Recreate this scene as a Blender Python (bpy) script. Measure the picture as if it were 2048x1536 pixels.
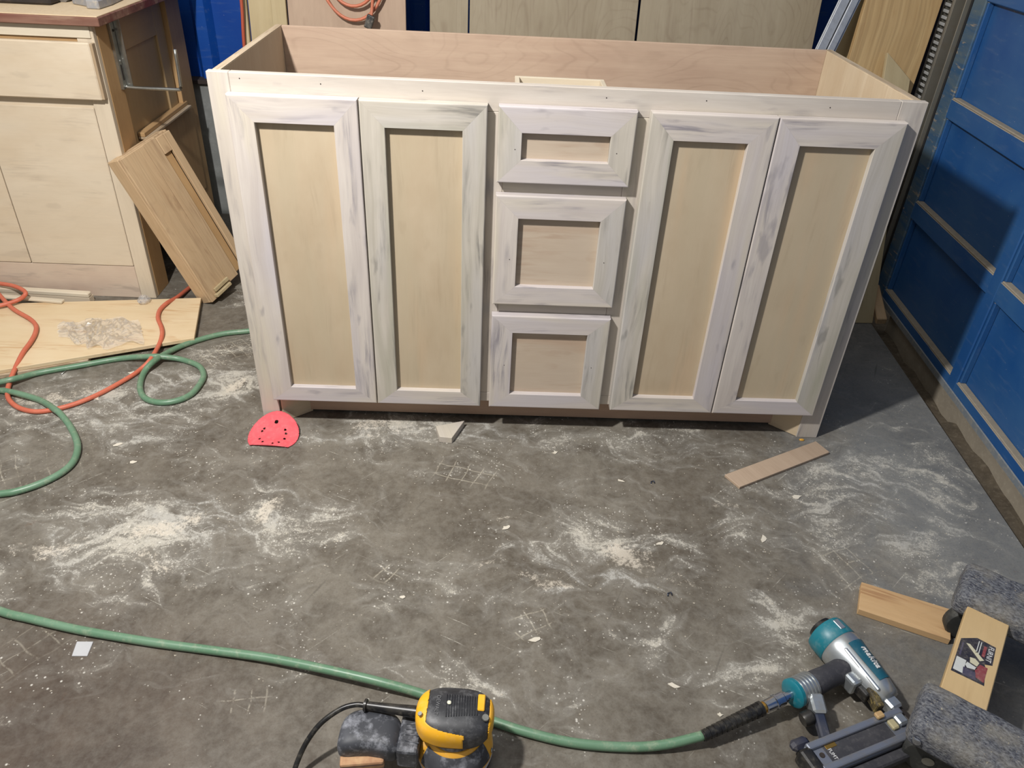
import bpy, bmesh, math, random
import numpy as np
from mathutils import Vector, Matrix, noise as mnoise

for o in list(bpy.data.objects):
    bpy.data.objects.remove(o)
scene = bpy.context.scene
COL = scene.collection
random.seed(7)

# ---------------------------------------------------------------- camera, light, exposure
cam_d = bpy.data.cameras.new('camera')
cam = bpy.data.objects.new('camera', cam_d)
COL.objects.link(cam)
Rc = ((0.99896563, -0.01041749, 0.0442622), (0.0308527, -0.55977418, -0.82807064), (0.03340326, 0.82857972, -0.55887376))
CAM = Vector((0.59975235, -1.68351789, 1.28464275))
cam.matrix_world = Matrix(((Rc[0][0], -Rc[1][0], -Rc[2][0], CAM.x),
                           (Rc[0][1], -Rc[1][1], -Rc[2][1], CAM.y),
                           (Rc[0][2], -Rc[1][2], -Rc[2][2], CAM.z),
                           (0, 0, 0, 1)))
cam_d.sensor_width = 36.0
cam_d.lens = 1537.455 / 2048 * 36.0
cam_d.clip_start = 0.02
scene.camera = cam

world = bpy.data.worlds.new('workshop_ambient')
world.use_nodes = True
scene.world = world
bg = world.node_tree.nodes['Background']
bg.inputs[0].default_value = (1.0, 0.985, 0.96, 1)
bg.inputs[1].default_value = 0.31

def area_light(name, loc, target, size, power, color):
    d = bpy.data.lights.new(name, 'AREA')
    d.shape = 'DISK'
    d.size = size
    d.energy = power
    d.color = color
    o = bpy.data.objects.new(name, d)
    COL.objects.link(o)
    o.location = loc
    o.rotation_euler = (Vector(target) - Vector(loc)).to_track_quat('-Z', 'Y').to_euler()
    return o

# the work lamp standing left of the photographer (its place is read off the shadows)
area_light('work_lamp', (-0.27, -1.02, 2.10), (0.50, 0.35, 0.65), 0.11, 64.0, (1.0, 0.975, 0.94))
# broad dim fill light overhead, its source unseen
area_light('overhead_fill', (0.3, -0.4, 3.2), (0.3, -0.1, 0.0), 1.6, 12.0, (0.97, 0.985, 1.0))

vs = scene.view_settings
vs.view_transform = 'Standard'
vs.look = 'None'
vs.exposure = 0.0
vs.gamma = 1.0
vs.use_curve_mapping = False
scene.cycles.max_bounces = 4
scene.cycles.diffuse_bounces = 2
scene.cycles.glossy_bounces = 2

# ---------------------------------------------------------------- helpers: objects
WM = {}

def s2l(*c):
    if len(c) == 1:
        c = c[0]
    out = []
    for v in c:
        v /= 255.0
        out.append(v / 12.92 if v <= 0.04045 else ((v + 0.055) / 1.055) ** 2.4)
    return tuple(out) + (1.0,)

def put(o, M, parent=None):
    WM[o.name] = M.copy()
    if parent is not None:
        o.parent = parent
        o.matrix_basis = WM[parent.name].inverted() @ M
    else:
        o.matrix_basis = M

def meshobj(name, me, mat, M=None, parent=None):
    o = bpy.data.objects.new(name, me)
    COL.objects.link(o)
    if mat is not None and not me.materials:
        me.materials.append(mat)
    put(o, M if M is not None else Matrix.Identity(4), parent)
    return o

def tag(o, label, cat, group=None):
    o['label'] = label
    o['category'] = cat
    if group:
        o['group'] = group
    return o

def struct(o):
    o['kind'] = 'structure'
    return o

def thing(name, loc, label=None, cat=None, group=None, rotz=0.0):
    o = bpy.data.objects.new(name, None)
    COL.objects.link(o)
    o.empty_display_size = 0.05
    put(o, Matrix.Translation(loc) @ Matrix.Rotation(rotz, 4, 'Z'))
    if label:
        tag(o, label, cat, group)
    return o

def frame(origin, x, y=None, z=None):
    """matrix whose local X runs along x; y or z gives the second axis"""
    x = Vector(x).normalized()
    if z is not None:
        z = Vector(z)
        z = (z - x * z.dot(x)).normalized()
        y = z.cross(x)
    else:
        y = Vector(y)
        y = (y - x * y.dot(x)).normalized()
        z = x.cross(y)
    M = Matrix((x, y, z)).transposed().to_4x4()
    M.translation = Vector(origin)
    return M

def bm_mesh(name, bm, smooth=False):
    me = bpy.data.meshes.new(name)
    bmesh.ops.recalc_face_normals(bm, faces=bm.faces)
    bm.to_mesh(me)
    bm.free()
    if smooth:
        for p in me.polygons:
            p.use_smooth = True
    return me

def bm_box(bm, sx, sy, sz, M=None, bevel=0.0, seg=1):
    t = bmesh.new()
    bmesh.ops.create_cube(t, size=1.0)
    for v in t.verts:
        v.co = Vector((v.co.x * sx, v.co.y * sy, v.co.z * sz))
    if bevel > 0:
        bmesh.ops.bevel(t, geom=t.edges[:], offset=min(bevel, 0.45 * min(sx, sy, sz)), segments=seg, affect='EDGES', profile=0.5)
    if M is not None:
        bmesh.ops.transform(t, matrix=M, verts=t.verts)
    me = bpy.data.meshes.new('tmp')
    t.to_mesh(me)
    t.free()
    bm.from_mesh(me)
    bpy.data.meshes.remove(me)

AX = {'x': Matrix.Identity(3), 'y': Matrix(((0, 0, 1), (1, 0, 0), (0, 1, 0))), 'z': Matrix(((0, 1, 0), (0, 0, 1), (1, 0, 0)))}

def wbox(name, lo, hi, mat, parent=None, grain='x', bevel=0.0012, seg=1):
    """axis-aligned box given by world corners; the grain runs along its local X"""
    lo = Vector(lo)
    hi = Vector(hi)
    c = (lo + hi) / 2
    R = AX[grain]
    d = R.transposed() @ (hi - lo)
    bm = bmesh.new()
    bm_box(bm, abs(d.x), abs(d.y), abs(d.z), None, bevel, seg)
    return meshobj(name, bm_mesh(name, bm), mat, Matrix.Translation(c) @ R.to_4x4(), parent)

def obox(name, M, size, mat, parent=None, bevel=0.0012, seg=1, smooth=False):
    bm = bmesh.new()
    bm_box(bm, size[0], size[1], size[2], None, bevel, seg)
    return meshobj(name, bm_mesh(name, bm, smooth), mat, M, parent)

def prism(name, pts, h, mat, M, parent=None, bevel=0.0, seg=1):
    """outline in local XY extruded along local +Z by h"""
    bm = bmesh.new()
    vs_ = [bm.verts.new((p[0], p[1], 0)) for p in pts]
    f = bm.faces.new(vs_)
    r = bmesh.ops.extrude_face_region(bm, geom=[f])
    bmesh.ops.translate(bm, verts=[v for v in r['geom'] if isinstance(v, bmesh.types.BMVert)], vec=(0, 0, h))
    if bevel > 0:
        bmesh.ops.bevel(bm, geom=bm.edges[:], offset=bevel, segments=seg, affect='EDGES', profile=0.5)
    return meshobj(name, bm_mesh(name, bm), mat, M, parent)

def catmull(P, n=8):
    P = [Vector(p) for p in P]
    Q = [P[0] * 2 - P[1]] + P + [P[-1] * 2 - P[-2]]
    out = []
    for i in range(1, len(Q) - 2):
        a, b, c, d = Q[i - 1], Q[i], Q[i + 1], Q[i + 2]
        for k in range(n):
            t = k / n
            out.append(0.5 * ((2 * b) + (c - a) * t + (2 * a - 5 * b + 4 * c - d) * t * t + (3 * b - a - 3 * c + d) * t ** 3))
    out.append(P[-1])
    return out

def bm_tube(bm, pts, r, sides=10, cap=True):
    pts = [Vector(p) for p in pts]
    rad = r if isinstance(r, (list, tuple)) else [r] * len(pts)
    rings = []
    up = Vector((0, 0, 1))
    for i, p in enumerate(pts):
        t = (pts[min(i + 1, len(pts) - 1)] - pts[max(i - 1, 0)]).normalized()
        u = up if abs(t.dot(up)) < 0.97 else Vector((1, 0, 0))
        s = t.cross(u).normalized()
        w = s.cross(t).normalized()
        rings.append([bm.verts.new(p + (s * math.cos(a) + w * math.sin(a)) * rad[i]) for a in [2 * math.pi * k / sides for k in range(sides)]])
    for i in range(len(rings) - 1):
        for k in range(sides):
            bm.faces.new((rings[i][k], rings[i][(k + 1) % sides], rings[i + 1][(k + 1) % sides], rings[i + 1][k]))
    if cap:
        bm.faces.new(rings[0][::-1])
        bm.faces.new(rings[-1])

def tube(name, pts, r, mat, parent=None, sides=10, smooth=True):
    bm = bmesh.new()
    bm_tube(bm, pts, r, sides)
    return meshobj(name, bm_mesh(name, bm, smooth), mat, None, parent)

def lathe(name, prof, mat, M, parent=None, sides=32, smooth=True, a0=0.0, a1=2 * math.pi, off=0.0):
    """profile of (t, r) turned about local X; a partial range gives a patch"""
    bm = bmesh.new()
    full = abs(a1 - a0 - 2 * math.pi) < 1e-6
    n = sides if full else sides + 1
    rings = []
    for t, r in prof:
        rr = r + off
        rings.append([bm.verts.new((t, rr * math.cos(a0 + (a1 - a0) * k / sides), rr * math.sin(a0 + (a1 - a0) * k / sides))) for k in range(n)])
    for i in range(len(rings) - 1):
        for k in range(sides):
            bm.faces.new((rings[i][k], rings[i][(k + 1) % n], rings[i + 1][(k + 1) % n], rings[i + 1][k]))
    if full:
        for rg in (rings[0], rings[-1]):
            if prof[0][1] > 1e-6:
                bm.faces.new(rg)
    me = bm_mesh(name, bm, smooth)
    if smooth:
        me.set_sharp_from_angle(angle=math.radians(40))
    return meshobj(name, me, mat, M, parent)

def text_mesh(name, body, size, mat, M, parent=None, shear=0.0, extrude=0.0003, width=1.0):
    cu = bpy.data.curves.new('txt', 'FONT')
    cu.body = body
    cu.size = size
    cu.shear = shear
    cu.extrude = extrude
    cu.align_x = 'CENTER'
    cu.align_y = 'CENTER'
    cu.resolution_u = 3
    t = bpy.data.objects.new('txt', cu)
    COL.objects.link(t)
    bpy.context.view_layer.update()
    dg = bpy.context.evaluated_depsgraph_get()
    me = bpy.data.meshes.new_from_object(t.evaluated_get(dg))
    bpy.data.objects.remove(t)
    bpy.data.curves.remove(cu)
    for v in me.vertices:
        v.co.x *= width
    me.materials.clear()
    return meshobj(name, me, mat, M, parent)

# ---------------------------------------------------------------- helpers: materials
class NT:
    flat = False

    def __init__(self, name):
        self.mat = bpy.data.materials.new(name)
        self.mat.use_nodes = True
        self.t = self.mat.node_tree
        self.n = self.t.nodes
        self.b = self.n['Principled BSDF']

    def link(self, a, b):
        self.t.links.new(a, b)

    def inp(self, sock, v):
        if isinstance(v, bpy.types.NodeSocket):
            self.link(v, sock)
        else:
            sock.default_value = v

    def math(self, op, a, b=0.5, c=None, clamp=False):
        m = self.n.new('ShaderNodeMath')
        m.operation = op
        m.use_clamp = clamp
        self.inp(m.inputs[0], a)
        self.inp(m.inputs[1], b)
        if c is not None:
            self.inp(m.inputs[2], c)
        return m.outputs[0]

    def vmath(self, op, a, b):
        m = self.n.new('ShaderNodeVectorMath')
        m.operation = op
        self.inp(m.inputs[0], a)
        self.inp(m.inputs[1], b)
        return m.outputs[0]

    def coord(self, which='Object'):
        return self.n.new('ShaderNodeTexCoord').outputs[which]

    def mapping(self, v, loc=(0, 0, 0), rot=(0, 0, 0), scale=(1, 1, 1)):
        m = self.n.new('ShaderNodeMapping')
        self.inp(m.inputs[0], v)
        m.inputs[1].default_value = loc
        m.inputs[2].default_value = rot
        m.inputs[3].default_value = scale
        return m.outputs[0]

    def noise(self, v, scale, detail=4.0, rough=0.5, dist=0.0):
        m = self.n.new('ShaderNodeTexNoise')
        if self.flat:
            m.noise_dimensions = '2D'
        self.inp(m.inputs['Vector'], v)
        m.inputs['Scale'].default_value = scale
        m.inputs['Detail'].default_value = detail
        m.inputs['Roughness'].default_value = rough
        m.inputs['Distortion'].default_value = dist
        return m.outputs['Fac']

    def rng(self, v, a, b, c=0.0, d=1.0, smooth=False):
        m = self.n.new('ShaderNodeMapRange')
        m.clamp = True
        if smooth:
            m.interpolation_type = 'SMOOTHSTEP'
        self.inp(m.inputs[0], v)
        m.inputs[1].default_value = a
        m.inputs[2].default_value = b
        m.inputs[3].default_value = c
        m.inputs[4].default_value = d
        return m.outputs[0]

    def mix(self, f, a, b, mode='MIX'):
        m = self.n.new('ShaderNodeMix')
        m.data_type = 'RGBA'
        m.blend_type = mode
        self.inp(m.inputs[0], f)
        self.inp(m.inputs[6], a)
        self.inp(m.inputs[7], b)
        return m.outputs[2]

    def sep(self, v):
        m = self.n.new('ShaderNodeSeparateXYZ')
        self.inp(m.inputs[0], v)
        return m.outputs

    def comb(self, x, y, z):
        m = self.n.new('ShaderNodeCombineXYZ')
        self.inp(m.inputs[0], x)
        self.inp(m.inputs[1], y)
        self.inp(m.inputs[2], z)
        return m.outputs[0]

    def bump(self, h, strength=0.2, dist=0.002):
        m = self.n.new('ShaderNodeBump')
        m.inputs['Strength'].default_value = strength
        m.inputs['Distance'].default_value = dist
        self.inp(m.inputs['Height'], h)
        self.link(m.outputs[0], self.b.inputs['Normal'])

    def out(self, color=None, rough=None, metal=None, spec=None):
        if color is not None:
            self.inp(self.b.inputs['Base Color'], color)
        if rough is not None:
            self.inp(self.b.inputs['Roughness'], rough)
        if metal is not None:
            self.b.inputs['Metallic'].default_value = metal
        if spec is not None:
            self.b.inputs['Specular IOR Level'].default_value = spec
        return self.mat

def wood(name, light, dark, streak=None, streak_amt=0.0, figure=0.0, fiber=0.25, blotch=0.3, rough=0.55, tint2=None, vary=0.5, knots=0.0, ring=0.0, tint3=None):
    """grain along local X, different on every object"""
    k = NT(name)
    v0 = k.coord('Object')
    rnd = k.n.new('ShaderNodeObjectInfo').outputs['Random']
    offs = k.comb(k.math('MULTIPLY', rnd, 7.3), k.math('MULTIPLY', rnd, 13.7), k.math('MULTIPLY', rnd, 5.1))
    v = k.vmath('ADD', v0, offs)
    warp = k.noise(k.mapping(v, scale=(2.5, 5, 5)), 1.0, 2.0)
    vw = k.vmath('ADD', v, k.comb(0.0, k.math('MULTIPLY', k.math('SUBTRACT', warp, 0.5), 0.06), 0.0))
    broad = k.noise(k.mapping(vw, scale=(2.2, 44, 44)), 1.0, 4.0, 0.6)
    fine = k.noise(k.mapping(vw, scale=(11, 330, 330)), 1.0, 3.0, 0.6)
    blot = k.noise(k.mapping(v, scale=(5, 9, 9)), 1.0, 4.0, 0.6)
    f = k.math('ADD', k.math('MULTIPLY', k.rng(broad, 0.34, 0.66), 1.0 - blotch), k.math('MULTIPLY', k.rng(blot, 0.36, 0.66), blotch))
    col = k.mix(f, light, dark)
    if tint2 is not None:
        tn = k.noise(k.mapping(v, loc=(2, 9, 4), scale=(2.2, 13, 13)), 1.0, 2.0)
        col = k.mix(k.math('MULTIPLY', k.rng(k.math('ADD', tn, k.math('MULTIPLY', k.math('SUBTRACT', rnd, 0.5), 0.2)), 0.42, 0.62), vary), col, tint2)
    if tint3 is not None:
        tn = k.noise(k.mapping(v, loc=(8, 3, 1), scale=(1.8, 16, 16)), 1.0, 2.0)
        col = k.mix(k.math('MULTIPLY', k.rng(tn, 0.54, 0.70), 0.7), col, tint3)
    if figure > 0:
        fg = k.noise(k.mapping(v, scale=(2.2, 6.5, 6.5)), 1.0, 1.5, 0.4, 0.3)
        rings = k.math('PINGPONG', k.math('MULTIPLY', fg, 19.0), 0.5)
        line = k.math('MULTIPLY', k.rng(rings, 0.0, 0.16, 1.0, 0.0, True), k.rng(blot, 0.35, 0.6))
        col = k.mix(k.math('MULTIPLY', line, figure), col, k.mix(0.55, dark, (0.12, 0.07, 0.04, 1)))
    if ring > 0:
        col = k.mix(k.math('MULTIPLY', k.rng(k.noise(k.mapping(vw, scale=(1.6, 80, 80)), 1.0, 2.0), 0.54, 0.62), ring), col, k.mix(0.4, dark, (0.1, 0.06, 0.03, 1)))
    if streak is not None:
        st = k.noise(k.mapping(vw, loc=(3, 1, 2), scale=(7, 100, 100)), 1.0, 4.0, 0.62)
        sb = k.noise(k.mapping(v, loc=(1, 4, 2), scale=(5, 22, 22)), 1.0, 2.0)
        sf = k.math('MULTIPLY', k.rng(st, 0.46, 0.66), k.rng(sb, 0.50, 0.66))
        col = k.mix(k.math('MULTIPLY', sf, streak_amt), col, streak)
        col = k.mix(k.math('MULTIPLY', k.rng(k.noise(k.mapping(v, loc=(6, 2, 7), scale=(9, 26, 26)), 1.0, 3.0), 0.64, 0.72), streak_amt * 0.6), col, streak)
    if knots > 0:
        vo = k.n.new('ShaderNodeTexVoronoi')
        k.link(k.mapping(v, scale=(5, 9, 9)), vo.inputs['Vector'])
        vo.inputs['Scale'].default_value = 1.0
        kn = k.rng(vo.outputs['Distance'], 0.03, 0.11, 1.0, 0.0, True)
        col = k.mix(k.math('MULTIPLY', kn, knots), col, (0.10, 0.06, 0.035, 1))
    col = k.mix(k.math('MULTIPLY', k.rng(fine, 0.4, 0.75), fiber), col, k.mix(0.5, dark, (0.2, 0.15, 0.11, 1)))
    return k.out(col, rough, spec=0.25)

def plain(name, col, rough=0.5, metal=0.0, dust=0.0, dustcol=None, nscale=30.0, spec=0.5, vari=0.12):
    k = NT(name)
    v = k.coord('Object')
    n1 = k.noise(v, nscale, 4.0, 0.6)
    c = k.mix(k.math('MULTIPLY', k.rng(n1, 0.35, 0.7), vari), col, tuple(x * 0.45 for x in col[:3]) + (1,))
    if dust > 0:
        n2 = k.noise(k.mapping(v, loc=(3, 2, 1)), nscale * 1.7, 6.0, 0.7)
        n3 = k.noise(k.mapping(v, loc=(1, 7, 1)), nscale * 0.5, 3.0)
        df = k.math('MULTIPLY', k.math('ADD', k.rng(n2, 0.5, 0.72), k.math('MULTIPLY', k.rng(n3, 0.4, 0.7), 0.4)), dust, clamp=True)
        c = k.mix(df, c, dustcol or s2l(200, 190, 170))
        r = k.math('MAXIMUM', k.math('MULTIPLY', df, 0.8), rough)
        return k.out(c, r, metal, spec)
    return k.out(c, rough, metal, spec)

def floor_material():
    k = NT('concrete_floor')
    k.flat = True      # the slab is level: 2-D noise is enough
    v = k.coord('Object')
    xs = k.sep(v)
    big = k.noise(k.mapping(v, loc=(4, 2, 0)), 2.2, 4.0, 0.6, 0.3)
    med = k.noise(k.mapping(v, loc=(1, 7, 0)), 8.0, 4.0, 0.65, 0.4)
    fine = k.noise(v, 55.0, 3.0, 0.7)
    grit = k.noise(v, 210.0, 3.0, 0.7)
    warp = k.noise(k.mapping(v, loc=(2, 6, 0)), 4.0, 3.0, 0.6)
    warp2 = k.noise(k.mapping(v, loc=(7, 3, 0)), 4.0, 3.0, 0.6)
    vw = k.vmath('ADD', v, k.comb(k.math('MULTIPLY', k.math('SUBTRACT', warp, 0.5), 0.20), k.math('MULTIPLY', k.math('SUBTRACT', warp2, 0.5), 0.20), 0.0))

    def blob(cx, cy, rx, ry, ang=0.0, soft=0.55):
        m = k.n.new('ShaderNodeMapping')
        m.vector_type = 'TEXTURE'
        k.link(vw, m.inputs[0])
        m.inputs[1].default_value = (cx, cy, 0)
        m.inputs[2].default_value = (0, 0, ang)
        m.inputs[3].default_value = (rx, ry, 1)
        l = k.n.new('ShaderNodeVectorMath')
        l.operation = 'LENGTH'
        q = k.sep(m.outputs[0])
        k.link(k.comb(q[0], q[1], 0.0), l.inputs[0])
        return k.rng(l.outputs['Value'], 1.0 - soft, 1.0, 1.0, 0.0, True)

    def add(*a):
        r = a[0]
        for b in a[1:]:
            r = k.math('MAXIMUM', r, b)
        return r
    def mul(a, b):
        return k.math('MULTIPLY', a, b)
    def sm(*a):
        r = a[0]
        for b in a[1:]:
            r = k.math('ADD', r, b)
        return r
    # bare concrete: olive grey, oil-brown patches, a darker brown corner, a bluish strip by the door
    col = k.mix(k.rng(big, 0.25, 0.75), s2l(98, 90, 79), s2l(128, 122, 111))
    col = k.mix(mul(k.rng(med, 0.38, 0.66), 0.80), col, s2l(80, 72, 62))
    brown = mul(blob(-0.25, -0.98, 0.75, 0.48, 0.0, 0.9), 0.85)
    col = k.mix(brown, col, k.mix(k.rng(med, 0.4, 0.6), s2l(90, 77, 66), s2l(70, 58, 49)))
    right = mul(k.rng(sm(xs[0], mul(med, 0.6)), 1.55, 2.05, smooth=True), 0.8)
    col = k.mix(right, col, k.mix(k.rng(big, 0.35, 0.6), s2l(104, 106, 107), s2l(128, 130, 130)))
    col = k.mix(mul(k.rng(fine, 0.32, 0.74), 0.28), col, s2l(150, 146, 136))
    col = k.mix(mul(k.rng(grit, 0.52, 0.82), 0.34), col, s2l(56, 51, 46))
    rust = mul(k.rng(k.noise(k.mapping(v, loc=(9, 1, 0)), 9.0, 4.0, 0.6), 0.76, 0.84), 0.4)
    col = k.mix(rust, col, s2l(112, 76, 54))

    # where the dust has settled
    region = add(blob(-0.10, -0.42, 0.58, 0.24, 0.18, 0.85), mul(blob(0.42, -0.03, 0.66, 0.13, 0.0, 0.85), 0.95), mul(blob(1.15, -0.06, 0.45, 0.13, 0.0, 0.9), 0.75),
                 mul(blob(-0.35, 0.12, 0.55, 0.40, 0.3, 0.8), 0.95), mul(blob(0.85, -0.50, 0.45, 0.22, 0.1, 0.9), 0.80), mul(blob(1.55, -0.25, 0.55, 0.45, 0.3, 0.9), 0.80),
                 mul(blob(1.15, -0.68, 0.45, 0.2, 0.3, 0.9), 0.55), mul(blob(0.62, -0.78, 0.35, 0.16, 0.0, 0.9), 0.45))
    st1 = k.noise(k.mapping(k.mapping(vw, rot=(0, 0, -0.30)), scale=(4.5, 21, 1)), 1.0, 4.0, 0.62)
    st2 = k.noise(k.mapping(k.mapping(vw, rot=(0, 0, 0.55)), loc=(3, 1, 0), scale=(5, 25, 1)), 1.0, 4.0, 0.62)
    st = k.math('MAXIMUM', st1, st2)
    blot = k.noise(k.mapping(v, loc=(1, 5, 0)), 5.5, 5.0, 0.62, 0.4)
    g1 = k.noise(k.mapping(v, loc=(5, 1, 0)), 95.0, 5.0, 0.75)
    g2 = k.noise(k.mapping(v, loc=(2, 8, 0)), 300.0, 2.0, 0.6)
    F = sm(mul(region, 0.60), mul(k.math('SUBTRACT', st, 0.57), 2.3), mul(k.math('SUBTRACT', blot, 0.5), 1.25))
    veil = k.rng(F, 0.02, 0.75)
    col = k.mix(mul(veil, 0.42), col, k.mix(big, s2l(158, 155, 148), s2l(170, 167, 158)))
    G = sm(F, mul(k.math('SUBTRACT', g1, 0.5), 1.25), mul(k.math('SUBTRACT', g2, 0.5), 0.7))
    cover = k.rng(G, 0.44, 0.82)
    dustc = k.mix(k.rng(blot, 0.4, 0.65), s2l(190, 188, 182), s2l(206, 200, 186))
    col = k.mix(mul(cover, 0.66), col, dustc)
    col = k.mix(mul(mul(brown, 0.62), k.rng(blot, 0.30, 0.55, 0.55, 1.0)), col, s2l(74, 61, 51))     # brown corner darkened again, over the dust
    # trodden clumps
    heap = add(blob(0.74, -0.565, 0.17, 0.055, 0.1, 0.95), blob(0.95, -0.475, 0.12, 0.085, -0.8, 0.95), blob(0.66, -0.37, 0.06, 0.03, 0, 0.95),
               mul(blob(0.60, -0.50, 0.10, 0.05, 0.3, 0.95), 0.8), blob(0.10, -0.335, 0.08, 0.05, 0.5, 0.95), blob(-0.12, -0.40, 0.16, 0.06, 0.5, 0.95),
               mul(blob(-0.15, 0.15, 0.06, 0.05, 0.5, 0.95), 0.9), mul(blob(1.06, -0.55, 0.12, 0.04, -0.6, 0.95), 0.85), mul(blob(0.30, -0.02, 0.35, 0.06, 0.0, 0.95), 0.75),
               mul(blob(-0.62, 0.10, 0.3, 0.04, 0.3, 0.95), 0.8), mul(blob(1.25, -0.76, 0.07, 0.03, 0.2, 0.95), 0.8), mul(blob(-0.35, -0.47, 0.2, 0.06, 0.4, 0.95), 0.8),
               mul(blob(-0.05, -0.55, 0.2, 0.05, -0.3, 0.95), 0.7), mul(blob(1.22, -0.30, 0.12, 0.03, 0.2, 0.95), 0.7))
    Hh = sm(mul(heap, 0.62), mul(k.math('SUBTRACT', blot, 0.5), 1.1), mul(k.math('SUBTRACT', g1, 0.5), 1.1), mul(k.math('SUBTRACT', g2, 0.5), 0.4), mul(k.math('SUBTRACT', med, 0.5), -0.6))
    hf = mul(k.rng(Hh, 0.42, 0.66), k.rng(heap, 0.05, 0.30))
    col = k.mix(mul(hf, 0.70), col, s2l(208, 198, 182))
    # prints of ribbed boot soles
    vs_ = k.vmath('ADD', v, k.comb(mul(k.math('SUBTRACT', warp, 0.5), 0.05), mul(k.math('SUBTRACT', warp2, 0.5), 0.05), 0.0))
    def sole(cx, cy, w, h, ang, sp):
        m = k.n.new('ShaderNodeMapping')
        m.vector_type = 'TEXTURE'
        k.link(vs_, m.inputs[0])
        m.inputs[1].default_value = (cx, cy, 0)
        m.inputs[2].default_value = (0, 0, ang)
        q = k.sep(m.outputs[0])
        lx = k.rng(k.math('PINGPONG', k.math('ADD', q[0], 5.0), sp / 2), 0.0004, 0.0022, 1.0, 0.0)
        ly = k.rng(k.math('PINGPONG', k.math('ADD', q[1], 5.0), sp * 0.6), 0.0004, 0.0022, 1.0, 0.0)
        ins = mul(k.rng(k.math('ABSOLUTE', q[0]), w * 0.7, w, 1.0, 0.0), k.rng(k.math('ABSOLUTE', q[1]), h * 0.7, h, 1.0, 0.0))
        return mul(k.math('MAXIMUM', lx, ly), ins)
    pr = add(sole(0.40, -0.53, 0.042, 0.03, -0.6, 0.028), sole(0.55, -0.20, 0.085, 0.045, -0.35, 0.034), sole(0.70, -0.655, 0.05, 0.035, 0.5, 0.034),
             sole(-0.50, -0.22, 0.14, 0.09, 0.6, 0.032), sole(0.18, -0.84, 0.05, 0.03, 0.15, 0.03), sole(-0.2, 0.34, 0.09, 0.07, 0.7, 0.026),
             sole(1.43, -0.47, 0.06, 0.06, 0.4, 0.035), mul(sole(-0.27, -0.74, 0.08, 0.05, 0.9, 0.035), 0.6))
    pr = mul(pr, k.rng(sm(g1, mul(k.math('SUBTRACT', blot, 0.5), 0.8)), 0.42, 0.58))
    col = k.mix(mul(pr, 0.42), col, s2l(198, 190, 172))
    # straight scuffs and scratches, light and dark
    sc = k.rng(k.noise(k.mapping(k.mapping(v, rot=(0, 0, -0.75)), scale=(6, 150, 1)), 1.0, 1.0), 0.80, 0.86)
    sc2 = k.rng(k.noise(k.mapping(k.mapping(v, rot=(0, 0, 0.45)), loc=(4, 2, 0), scale=(7, 170, 1)), 1.0, 1.0), 0.80, 0.86)
    col = k.mix(mul(mul(k.math('MAXIMUM', sc, sc2), 0.5), k.rng(g1, 0.35, 0.55)), col, s2l(196, 192, 180))
    dk = k.rng(k.noise(k.mapping(k.mapping(v, rot=(0, 0, -1.1)), loc=(1, 9, 0), scale=(4, 60, 1)), 1.0, 1.0), 0.80, 0.88)
    col = k.mix(mul(dk, 0.45), col, s2l(60, 57, 53))
    # fine specks
    for sc_, th, am in ((60, 0.10, 0.85), (150, 0.15, 0.75)):
        vo = k.n.new('ShaderNodeTexVoronoi')
        vo.voronoi_dimensions = '2D'
        k.link(v, vo.inputs['Vector'])
        vo.inputs['Scale'].default_value = sc_
        rc = k.sep(vo.outputs['Color'])
        on = k.rng(sm(rc[0], mul(k.math('SUBTRACT', blot, 0.5), 0.9), mul(region, 0.12)), 1.0, 1.04)
        sp = mul(k.rng(vo.outputs['Distance'], th * 0.5, th * 1.7, 1.0, 0.0), on)
        col = k.mix(mul(sp, am), col, s2l(216, 212, 202))
    df = k.math('ADD', mul(veil, 0.4), k.math('MAXIMUM', cover, hf), clamp=True)
    rough = k.rng(sm(df, mul(med, 0.4)), 0.1, 0.9, 0.45, 0.92)
    k.bump(k.noise(v, 80.0, 3.0, 0.7), 0.20, 0.002)
    return k.out(col, rough, spec=0.35)

def blue_paint(name, c0, c1, dust):
    k = NT(name)
    v = k.coord('Object')
    n = k.noise(v, 3.0, 5.0, 0.6, 0.4)
    col = k.mix(k.rng(n, 0.35, 0.65), c0, c1)
    scr = k.noise(k.mapping(v, rot=(0.4, 0.2, 0.3), scale=(10, 60, 60)), 1.0, 4.0, 0.6)
    col = k.mix(k.math('MULTIPLY', k.rng(scr, 0.56, 0.74), 0.22), col, s2l(104, 124, 150))
    col = k.mix(k.math('MULTIPLY', k.rng(k.noise(v, 150.0, 2.0), 0.74, 0.78), 0.35), col, s2l(190, 195, 200))
    geo = k.n.new('ShaderNodeNewGeometry')
    nz = k.sep(geo.outputs['Normal'])[2]
    up = k.rng(nz, 0.35, 0.7)
    up = k.math('MULTIPLY', up, k.rng(k.noise(v, 25.0, 4.0), 0.22, 0.42))
    col = k.mix(k.math('MULTIPLY', up, dust), col, k.mix(k.noise(v, 40.0, 4.0), s2l(178, 164, 142), s2l(150, 138, 120)))
    return k.out(col, k.math('MAXIMUM', k.math('MULTIPLY', up, 0.9), 0.42), spec=0.4)

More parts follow.
